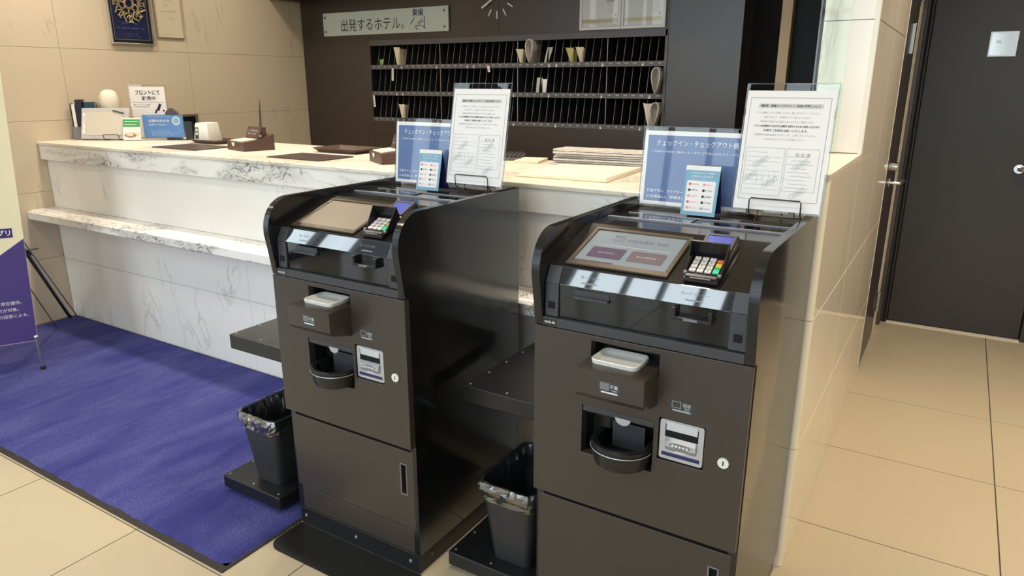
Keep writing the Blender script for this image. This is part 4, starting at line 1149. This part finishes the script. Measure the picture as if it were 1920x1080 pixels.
def waste_bin(x, y, z, label):
    t = thing('waste_bin', label, 'bin', (x, y, z), 0)
    def ring(w_, d_, r, zz, dx=0.0, j=0.0):
        return [(a + random.uniform(-j, j), b2 + random.uniform(-j, j), zz + random.uniform(-j, j)) for a, b2 in rrect(-w_ / 2 + dx, w_ / 2 + dx, -d_ / 2, d_ / 2, r, 5)]
    w0, d0, w1, d1, H = 0.120, 0.215, 0.182, 0.270, 0.252
    B().rings([ring(w0, d0, 0.02, 0.0), ring(w1, d1, 0.028, H), ring(w1 + 0.006, d1 + 0.006, 0.03, H), ring(w1 + 0.006, d1 + 0.006, 0.03, H + 0.004), ring(w1 - 0.004, d1 - 0.004, 0.027, H + 0.004), ring(w0 + 0.004, d0 + 0.004, 0.019, 0.012)], True, True).build('bin_body', M_BINBLK, t, 40)
    # thin crinkled bag folded over the rim
    lw, ld_ = w1 - (w1 - w0) * 0.22, d1 - (d1 - d0) * 0.22
    spec = [(lw + 0.006, ld_ + 0.006, -0.054, 0.001), (lw + 0.012, ld_ + 0.012, -0.052, 0.001), (lw + 0.016, ld_ + 0.016, -0.044, 0.003), (lw + 0.018, ld_ + 0.018, -0.034, 0.0035), (w1 + 0.014, d1 + 0.014, -0.024, 0.0035), (w1 + 0.018, d1 + 0.018, -0.013, 0.0035), (w1 + 0.017, d1 + 0.017, -0.003, 0.003), (w1 + 0.012, d1 + 0.012, 0.008, 0.002), (w1 + 0.002, d1 + 0.002, 0.010, 0.0015), (w1 - 0.008, d1 - 0.008, 0.002, 0.002), (w1 - 0.018, d1 - 0.016, -0.025, 0.004), (w1 - 0.030, d1 - 0.028, -0.07, 0.004)]
    rs = []
    for q, (ww, dd, zz, j) in enumerate(spec):
        base = rrect(-ww / 2, ww / 2, -dd / 2, dd / 2, 0.03, 5)
        pts = []
        for i_ in range(len(base)):
            a_, c_ = base[i_], base[(i_ + 1) % len(base)]
            m_ = max(1, int(math.hypot(c_[0] - a_[0], c_[1] - a_[1]) / 0.011))
            pts += [(a_[0] + (c_[0] - a_[0]) * u / m_, a_[1] + (c_[1] - a_[1]) * u / m_) for u in range(m_)]
        rs.append((pts, H + zz, j))
    nmin = min(len(r_[0]) for r_ in rs)
    rs = [[(pts[int(i_ * len(pts) / nmin)][0] * (1 + random.uniform(-j, j) * 7), pts[int(i_ * len(pts) / nmin)][1] * (1 + random.uniform(-j, j) * 6), zz + random.uniform(-j, j) * 0.8) for i_ in range(nmin)] for pts, zz, j in rs]
    B().rings(rs, False, False).build('bin_liner', M_LINER, t)
    return t


bag_stand(-2.04, 1.350, 0.575, 'low black bag stand with shelf, resting on the blue mat', 0.012)
bag_stand(-1.118, 1.442, 0.567, 'low black bag stand with shelf, between the two kiosks')
waste_bin(-1.868, 1.512, 0.0745, 'tall black waste bin with clear liner by the blue mat')
waste_bin(-0.932, 1.600, 0.0625, 'tall black waste bin with clear liner between the two kiosks')

# ------------------------------------------------------------------ things on the counter
CZ = 1.0755


def desk_mat(x0, x1, y0, y1, label):
    t = thing('desk_mat', label, 'desk mat', ((x0 + x1) / 2, (y0 + y1) / 2, CZ))
    a, b_ = (x1 - x0) / 2, (y1 - y0) / 2
    B().prism(rrect(-a, a, -b_, b_, 0.012), 'z', 0.0, 0.004, 0.001).build('pad', M_MAT, t)
    B().box(-a + 0.008, a - 0.008, -b_ + 0.008, -b_ + 0.010, 0.0035, 0.0048).box(-a + 0.008, a - 0.008, b_ - 0.010, b_ - 0.008, 0.0035, 0.0048).build('stitching', M_BROWN, t)


desk_mat(-3.64, -3.27, 2.235, 2.47, 'dark brown leather desk mat by the white tapered dispenser')
desk_mat(-2.706, -2.36, 2.210, 2.43, 'dark brown leather desk mat in front of the shallow tray')


def cash_tray(x, y, w_, d, label, rz=0.0):
    t = thing('cash_tray', label, 'tray', (x, y, CZ), rz)
    def r(a, b_, z): return [(p, q, z) for p, q in rrect(-a / 2, a / 2, -b_ / 2, b_ / 2, 0.012)]
    B().rings([r(w_ * .82, d * .78, 0), r(w_, d, 0.022), r(w_ - .006, d - .006, 0.022), r(w_ * .80, d * .76, 0.004)]).build('dish', M_BROWN, t, 40)
    B().prism(rrect(-w_ * .38, w_ * .38, -d * .36, d * .36, 0.006), 'z', 0.004, 0.006).build('studded_pad', mat('tray_pad', (0.12, 0.05, 0.035), 0.5), t)


cash_tray(-2.575, 2.60, 0.30, 0.19, 'shallow brown cash tray behind the desk mat')
cash_tray(-3.60, 2.60, 0.24, 0.17, 'shallow brown cash tray under the white dispenser')


def memo_box(x, y, rz, label, pen_label, note_label):
    t = thing('memo_box', label, 'memo box', (x, y, CZ), rz)
    W, D = 0.19, 0.165
    B().prism([(-D / 2, 0), (-D / 2, 0.042), (-D / 2 + 0.010, 0.044), (0.012, 0.052), (D / 2, 0.080), (D / 2, 0)], 'x', -W / 2, W / 2, 0.0015).build('case', M_BROWN, t)
    bl = B().prism([(0.012, 0.050), (0.034, 0.112), (0.060, 0.112), (0.060, 0.070)], 'x', -W / 2 + 0.006, W / 2 - 0.034, 0.0015).build('message_block', M_BROWN, t)
    n_ = math.hypot(0.022, 0.062)
    fm = Fr((-0.014, 0.012 - 0.0006, 0.050), (1, 0, 0), (0, 0.022 / n_, 0.062 / n_))
    B().text(fm, 'いつもご利用いただき', 0, 0.046, wd=0.105, h=0.010, c=0.0004).text(fm, 'ありがとうございます', -0.008, 0.030, wd=0.09, h=0.010, c=0.0004).build('lettering', M_WHITEINK, bl, kind='stuff')
    B().hexa([(-0.086, -0.070, 0.0445), (0.050, -0.070, 0.0445), (0.050, 0.008, 0.0520), (-0.086, 0.008, 0.0520), (-0.086, -0.070, 0.0475), (0.050, -0.070, 0.0475), (0.050, 0.008, 0.0550), (-0.086, 0.008, 0.0550)]).build('note_pad', M_NOTECREAM, t)
    B().poly(Fr((-0.02, -D / 2 - 0.0018, 0.040), (1, 0, 0), (0, 0, 1)), [(0.018 * math.cos(PI + PI * i / 8), 0.020 * math.sin(PI + PI * i / 8)) for i in range(9)]).build('thumb_notch', M_NOTECREAM, t)
    B().cyl((0.068, 0.025), 0.010, 'z', 0.055, 0.064, 12).build('pen_socket', M_PLASTIC, t, 40)
    pn = thing('desk_pen', pen_label, 'pen', t.matrix_basis @ Vector((0.068, 0.025, 0.0645)), rz)
    B().tube([(0, 0, 0), (-0.020, 0.012, 0.040), (-0.055, 0.034, 0.125), (-0.075, 0.046, 0.180)], [0.0045, 0.0055, 0.0045, 0.0015], 10).build('barrel', M_PLASTIC, pn, 60)
    B().cyl((0, 0), 0.0062, 'z', 0.0, 0.010, 10).build('collar', M_GOLD, pn, 40)


memo_box(-3.085, 2.435, math.radians(-14), 'brown leather memo box beside the white dispenser', 'slim black desk pen in the memo box by the dispenser', '')
memo_box(-2.075, 2.375, math.radians(-32), 'brown leather memo box behind the kiosk notice', 'slim black desk pen in the memo box behind the kiosk notice', '')

wd_ = thing('tissue_dispenser', 'small white tapered dispenser with a dark label', 'dispenser', (-3.66, 2.60, CZ + 0.0065), math.radians(12))
B().hexa([(-0.055, -0.055, 0), (0.055, -0.055, 0), (0.055, 0.055, 0), (-0.055, 0.055, 0), (-0.042, -0.045, 0.105), (0.042, -0.045, 0.105), (0.042, 0.045, 0.105), (-0.042, 0.045, 0.105)], 0.005).build('shell', M_WHITEPL, wd_, 35)
n_ = math.hypot(0.010, 0.105)
fm = Fr((0, -0.0555, 0), (1, 0, 0), (0, 0.010 / n_, 0.105 / n_))
B().rect(fm, -0.042, 0.018, -0.018, 0.080, 0.0006).build('dark_label', mat('dark_green_label', (0.03, 0.06, 0.05), 0.4), wd_)
B().rect(fm, -0.038, 0.058, -0.022, 0.074, 0.001).rect(fm, -0.038, 0.038, -0.022, 0.052, 0.001).build('label_icons', mat('mint_print', (0.55, 0.65, 0.55), 0.5), wd_)

# cluster by the marble wall
A0 = math.radians(30)
fh = thing('file_holder', 'clear file holder with dark folders against the marble wall', 'file holder', (-4.500, 2.385, CZ), math.radians(52))
B().box(-0.075, 0.060, -0.050, -0.047, 0, 0.075).box(-0.075, 0.060, 0.047, 0.050, 0, 0.21).box(-0.075, -0.072, -0.047, 0.047, 0, 0.21).box(0.057, 0.060, -0.047, 0.047, 0, 0.21).box(-0.075, 0.060, -0.05, 0.05, 0, 0.003).build('holder', mat('smoky_plastic', (0.20, 0.20, 0.23), 0.25), fh)
B().box(-0.066, -0.050, -0.044, 0.044, 0.004, 0.205).build('white_binder', M_PAPER, fh)
B().box(-0.046, -0.010, -0.040, 0.044, 0.004, 0.232, 0.002).build('navy_folder', mat('navy_folder', (0.016, 0.018, 0.04), 0.4), fh)
B().box(-0.006, 0.050, -0.020, 0.040, 0.004, 0.218, 0.002).build('teal_folder', mat('teal_folder', (0.02, 0.07, 0.11), 0.4), fh)
cn = thing('covered_canister', 'brown canister under a cream cloth cover by the file holder', 'canister', (-4.47, 2.525, CZ), A0)
B().lathe([(0.036, 0), (0.038, 0.01), (0.038, 0.19), (0.034, 0.198)], (0, 0, 0), 20).build('canister_body', M_CANISTER, cn, 40)
B().lathe([(0.056, 0.165), (0.060, 0.185), (0.058, 0.22), (0.052, 0.250), (0.038, 0.278), (0.015, 0.288)], (-0.006, 0, 0), 20, False, True).build('cloth_cover', M_CLOTH, cn, 60)
B().tube([(-0.062, -0.01, 0.20), (-0.066, -0.015, 0.16), (-0.064, -0.02, 0.12), (-0.055, -0.02, 0.11)], 0.003, 8).build('cord_loop', M_BLACKW, cn, 60)

tb = thing('writing_board', 'pale grey writing board leaning in a wire holder', 'board', (-4.315, 2.385, CZ), A0)
lean = Fr((0, -0.020, 0.008), (1, 0, 0), (0, 0.28, 0.96))
B().obox(lean, -0.148, 0.140, 0, 0.185, -0.010, 0.0, 0.004).recalc().build('board_back', M_GREYBOARD, tb)
B().obox(lean, -0.115, 0.100, 0.022, 0.160, 0.0, 0.002).recalc().build('writing_pad', mat('pale_pad', (0.62, 0.58, 0.50), 0.55), tb)
B().obox(lean, -0.138, -0.122, 0.03, 0.155, 0.0, 0.0012).recalc().build('label_strip', M_PAPER, tb)
B().text(lean, '筆談ボード', -0.130, 0.095, wd=0.08, h=0.010, c=0.0016, rot=-PI / 2).build('lettering', M_GREYINK, tb)
B().tube([lean.p(0.045, 0.168, 0.005), lean.p(0.11, 0.152, 0.005)], 0.004, 8).build('stylus', M_GREYPL, tb, 60)
B().tube([(0.0, 0.03, 0.002), (0.0, -0.030, 0.004), (0.0, -0.040, 0.030), (0.008, -0.040, 0.036), (0.085, -0.040, 0.036), (0.093, -0.040, 0.030), (0.093, -0.030, 0.004), (0.093, 0.03, 0.002)], 0.0022, 8).build('wire_holder', M_BLACKW, tb, 60)

ws_ = thing('sale_sign', 'white acrylic sign with bold Japanese heading behind the blue sign', 'sign', (-4.225, 2.62, CZ), math.radians(31))
B().box(-0.115, 0.115, -0.002, 0.002, 0, 0.318).box(-0.115, 0.115, -0.03, 0.05, 0, 0.002).build('acrylic_sleeve', M_CLEAR, ws_)
pp = B().box(-0.107, 0.107, -0.0032, -0.0024, 0.006, 0.306).build('paper', M_PAPER, ws_)
fm = Fr((0, -0.0036, 0), (1, 0, 0), (0, 0, 1))
B().text(fm, 'フロントにて', 0.002, 0.272, wd=0.150, h=0.026, c=0.0003, bold=True).text(fm, '販売中', 0.006, 0.238, wd=0.085, h=0.025, c=0.0003, bold=True).text(fm, '●アメニティ各種', -0.09, 0.200, wd=0.10, h=0.008, al='l', c=0.0003).build('lettering', M_INK, pp)
B().rect(fm, -0.10, 0.214, 0.10, 0.2165, 0.0002).rect(fm, -0.09, 0.186, 0.0, 0.190, 0.0002).build('print_rules', M_GREYINK, pp)
B().line(fm, (0.052, 0.165), (0.072, 0.205), 0.016, 0.0003).line(fm, (0.036, 0.150), (0.046, 0.172), 0.010, 0.0003).disc(fm, 0.088, 0.165, 0.006, 0.0003).build('product_print', M_INK, pp)

gl_ = thing('green_leaflet', 'small leaflet with green band and food photo', 'leaflet', (-4.150, 2.440, CZ), math.radians(33))
lf = Fr((0, 0, 0.004), (1, 0, 0), (0, 0.16, 0.987))
lc = B().obox(lf, -0.052, 0.052, 0, 0.128, -0.0012, 0.0).recalc().build('card', M_PAPER, gl_)
B().rect(lf, -0.050, 0.076, 0.050, 0.120, 0.0004).build('green_band', M_GREEN, lc)
B().rect(lf, -0.042, 0.104, 0.042, 0.108, 0.0007).rect(lf, -0.042, 0.088, 0.03, 0.091, 0.0007).build('white_print', M_WHITEINK, lc)
B().disc(lf, -0.008, 0.028, 0.036, 0.0004, 20, 0.014).build('dish_print', M_FOODB, lc)
B().disc(lf, -0.012, 0.032, 0.024, 0.0007, 20, 0.008).disc(lf, 0.034, 0.036, 0.014, 0.0007, 20, 0.010).build('food_print', M_PAPERC, lc)
B().obox(lf, -0.05, 0.05, 0.0, 0.004, -0.03, -0.0012).recalc().build('strut', M_PAPER, gl_)

bs_ = thing('blue_sign', 'bright blue acrylic sign with white circle and Japanese lettering', 'sign', (-4.030, 2.572, CZ), math.radians(32))
B().box(-0.125, 0.125, 0.0, 0.003, 0, 0.150).box(-0.125, 0.125, -0.02, 0.05, 0, 0.002).build('acrylic_sleeve', M_CLEAR, bs_)
pp = B().box(-0.119, 0.119, -0.0012, -0.0004, 0.016, 0.146).build('blue_card', M_BLUEHI, bs_)
fm = Fr((0, -0.0015, 0), (1, 0, 0), (0, 0, 1))
B().text(fm, '必要な分のみ', -0.085, 0.112, wd=0.125, h=0.017, al='l', c=0.0003, bold=True).text(fm, 'お持ちください', -0.085, 0.090, wd=0.105, h=0.011, al='l', c=0.0003, bold=True).text(fm, 'アメニティは数に限りがございます', -0.075, 0.054, wd=0.11, h=0.006, al='l', c=0.0003).text(fm, '環境への取り組みにご協力をお願いいたします', -0.075, 0.042, wd=0.16, h=0.006, al='l', c=0.0003).text(fm, 'ありがとうございます', -0.075, 0.030, wd=0.13, h=0.006, al='l', c=0.0003).text(fm, 'アメニティ 〜〜', -0.02, 0.136, wd=0.14, h=0.008, c=0.0003).disc(fm, 0.078, 0.112, 0.025, 0.0002, 24).build('lettering', M_WHITEINK, pp)
B().disc(fm, 0.078, 0.112, 0.019, 0.0005, 24).build('circle_mark', M_TEAL, pp)
bh = thing('black_handset', 'black handset resting on a stand behind the blue sign', 'handset', (-4.045, 2.655, CZ), math.radians(32))
B().box(-0.05, 0.03, -0.02, 0.03, 0, 0.14, 0.004).build('cradle', M_PLASTIC, bh)
B().prism([(-0.045, 0.142), (0.035, 0.142), (0.022, 0.160), (0.0, 0.182), (-0.014, 0.184), (-0.040, 0.160)], 'y', -0.018, 0.012, 0.003).build('receiver', M_CANISTER, bh)
bc = thing('black_card_stand', 'black wedge shaped card stand with papers by the blue sign', 'card stand', (-3.925, 2.685, CZ), math.radians(32))
B().prism([(-0.045, 0), (0.045, 0), (0.030, 0.012), (-0.030, 0.105), (-0.045, 0.110)], 'x', -0.022, 0.022, 0.002).build('wedge', M_PLASTIC, bc)
B().hexa([(-0.019, -0.018, 0.088), (0.019, -0.018, 0.088), (0.019, 0.040, 0.010), (-0.019, 0.040, 0.010), (-0.019, -0.014, 0.091), (0.019, -0.014, 0.091), (0.019, 0.044, 0.013), (-0.019, 0.044, 0.013)]).recalc().build('card', M_PAPERC, bc)

# papers, newspapers and keyboard further along the counter
pf = thing('paper_folder', 'wide cream paper folder lying on the countertop before the newspapers', 'folder', (-1.19, 2.43, CZ), math.radians(3))
B().box(-0.19, 0.17, -0.19, 0.20, 0.0, 0.004, 0.001).build('lower_cover', M_PAPERC, pf)
B().hexa([(-0.185, -0.175, 0.0045), (0.165, -0.180, 0.0045), (0.168, 0.19, 0.0045), (-0.185, 0.19, 0.0045), (-0.185, -0.172, 0.008), (0.160, -0.176, 0.014), (0.168, 0.19, 0.016), (-0.185, 0.19, 0.008)]).build('upper_cover', mat('manila', (0.82, 0.74, 0.58), 0.7), pf)
for q in range(7):
    yy = 2.735 + 0.004 * ((q * 3) % 5)
    t = thing('newspaper', 'folded newspaper in the stack on the countertop behind the cream folder', 'newspaper', (-1.255 + 0.006 * ((q * 5) % 3), yy, CZ + 0.0005 + q * 0.0092), math.radians(3 + (q % 3) * 1.3), 'stack of folded newspapers')
    W, D, h_ = 0.20, 0.065, 0.0075
    pr_ = [(-D, 0.0), (-D, h_ * 0.9)] + [(-D + 2 * D * s / 6, h_ * (0.9 + 0.1 * math.sin(s))) for s in range(1, 7)] + [(D, 0)]
    B().prism(pr_, 'x', -W, W + 0.01 * (q % 3)).build('folded_sheets', M_NEWS, t)
    B().prism([(-D - 0.0014, 0.001), (-D - 0.0014, h_ * 0.45), (-D - 0.0002, h_ * 0.45), (-D - 0.0002, 0.001)], 'x', -W + 0.004, W - 0.006).build('fold_edge', M_PAPER, t)
kb = thing('keyboard', 'dark computer keyboard at the back of the countertop', 'keyboard', (-1.74, 2.72, CZ), math.radians(20))
B().hexa([(-0.10, -0.06, 0), (0.10, -0.06, 0), (0.10, 0.06, 0), (-0.10, 0.06, 0), (-0.10, -0.06, 0.012), (0.10, -0.06, 0.012), (0.10, 0.06, 0.024), (-0.10, 0.06, 0.024)], 0.002).build('keyboard_case', M_CANISTER, kb)
for r in range(4):
    for c in range(10):
        z = 0.013 + 0.0028 * r
        B().box(-0.092 + c * 0.0186, -0.0765 + c * 0.0186, -0.052 + r * 0.027, -0.030 + r * 0.027, z, z + 0.008, 0.001, 1).build('keycap', M_GREYPL, kb)
ys = thing('yellow_pad', 'yellow writing pad lying beside the keyboard', 'notepad', (-1.575, 2.70, CZ), math.radians(12))
B().box(-0.055, 0.055, -0.07, 0.07, 0, 0.010, 0.001).build('pad_sheets', M_NOTECREAM, ys)
B().box(-0.055, 0.055, 0.058, 0.0705, 0.009, 0.0112).build('binding', M_PAPERC, ys)

# ------------------------------------------------------------------ banner on its folding stand
bx, by = -3.775, 1.582
dvec = Vector((-0.45, -0.893, 0)).normalized()
bn = thing('floor_banner', 'cream and purple promotional banner on a folding metal stand', 'banner', (bx, by, 0.006))
up = Vector((-0.020, 0.058, 1.0)).normalized()
fb = Fr((0, 0, 0.160), -dvec, up)      # x runs from the far side to the free edge at a = 0
sheet = B().obox(fb, -0.60, 0.0, 0.0, 1.60, -0.0012, 0.0).recalc().build('banner_sheet', M_BANNER, bn)
B().poly(fb, [(-0.598, 0.002), (-0.001, 0.002), (-0.001, 0.515), (-0.598, 0.10)], 0.0006).build('purple_field', M_PURPLE, sheet)
for r_ in ((-0.30, 0.525, -0.042, 0.570), (-0.30, 0.86, -0.075, 0.975)):
    B().rect(fb, *r_, 0.0006).build('purple_label', mat('dark_purple_print', (0.035, 0.022, 0.13), 0.5), sheet)
for t_, a_, b_, h_, bd in (('公式アプリ', -0.050, 0.548, 0.030, True), ('限定優待。', -0.045, 0.205, 0.018, False), ('会員の方が対象。', -0.060, 0.172, 0.018, False), ('当社調べの回答による。', -0.022, 0.140, 0.018, False)):
    B().text(fb, t_, a_, b_, h=h_, al='r', c=0.001, bold=bd).build('lettering', M_WHITEINK, sheet)
B().line(fb, (-0.13, 0.66), (-0.118, 0.635), 0.004, 0.001).line(fb, (-0.118, 0.635), (-0.13, 0.61), 0.004, 0.001).build('line_art', M_INK, sheet)
B().tube([fb.p(-0.006, 0.03, 0.008), (0.0, -0.002, 0.010)], 0.0085, 12).build('front_leg', M_STEEL, bn, 50)
B().cyl((0.0, -0.002), 0.012, 'z', 0.0, 0.022, 12).build('foot_cap', M_RUBBER, bn, 40)
B().sphere(fb.p(-0.006, 0.022, 0.012), 0.011, 12, 8).tube([fb.p(-0.006, 0.022, 0.0), fb.p(-0.006, 0.022, 0.03)], 0.004, 8).build('corner_joint', M_CHROME, bn, 60)
LEGF = Vector((-4.50 - bx, 2.085 - by, 0.012))
top = fb.p(-0.05, 0.56, -0.03)
B().tube([top, LEGF], 0.010, 10).build('rear_leg', mat('dark_tube', (0.10, 0.09, 0.075), 0.3, metal=0.8), bn, 50)
B().tube([top + Vector((0.02, 0.015, -0.01)), LEGF + Vector((0.03, 0.03, 0.0))], 0.004, 8).build('rear_strut', M_STEEL, bn, 50)
B().tube([fb.p(-0.06, 0.40, -0.03), LEGF + Vector((0.12, -0.14, -0.004))], 0.003, 8).build('rear_strut', M_CANISTER, bn, 50)
B().box(-0.018, 0.018, -0.018, 0.018, -0.016, 0.016, 0.003).build('clamp', M_PLASTIC, bn, loc=tuple(top.lerp(LEGF, 0.22)))
B().tube([top.lerp(LEGF, 0.20), top.lerp(LEGF, 0.20) + Vector((0.045, 0.045, 0.01))], 0.005, 8).build('clamp_knob', M_SILVERD, bn, 50)
B().cyl((LEGF.x, LEGF.y), 0.013, 'z', -0.004, 0.02, 12).build('foot_cap', M_RUBBER, bn, 40)
B().tube([fb.p(-0.01, 0.03, -0.012), fb.p(-0.01, 1.59, -0.012)], 0.006, 8).build('rear_pole', M_STEEL, bn, 50)
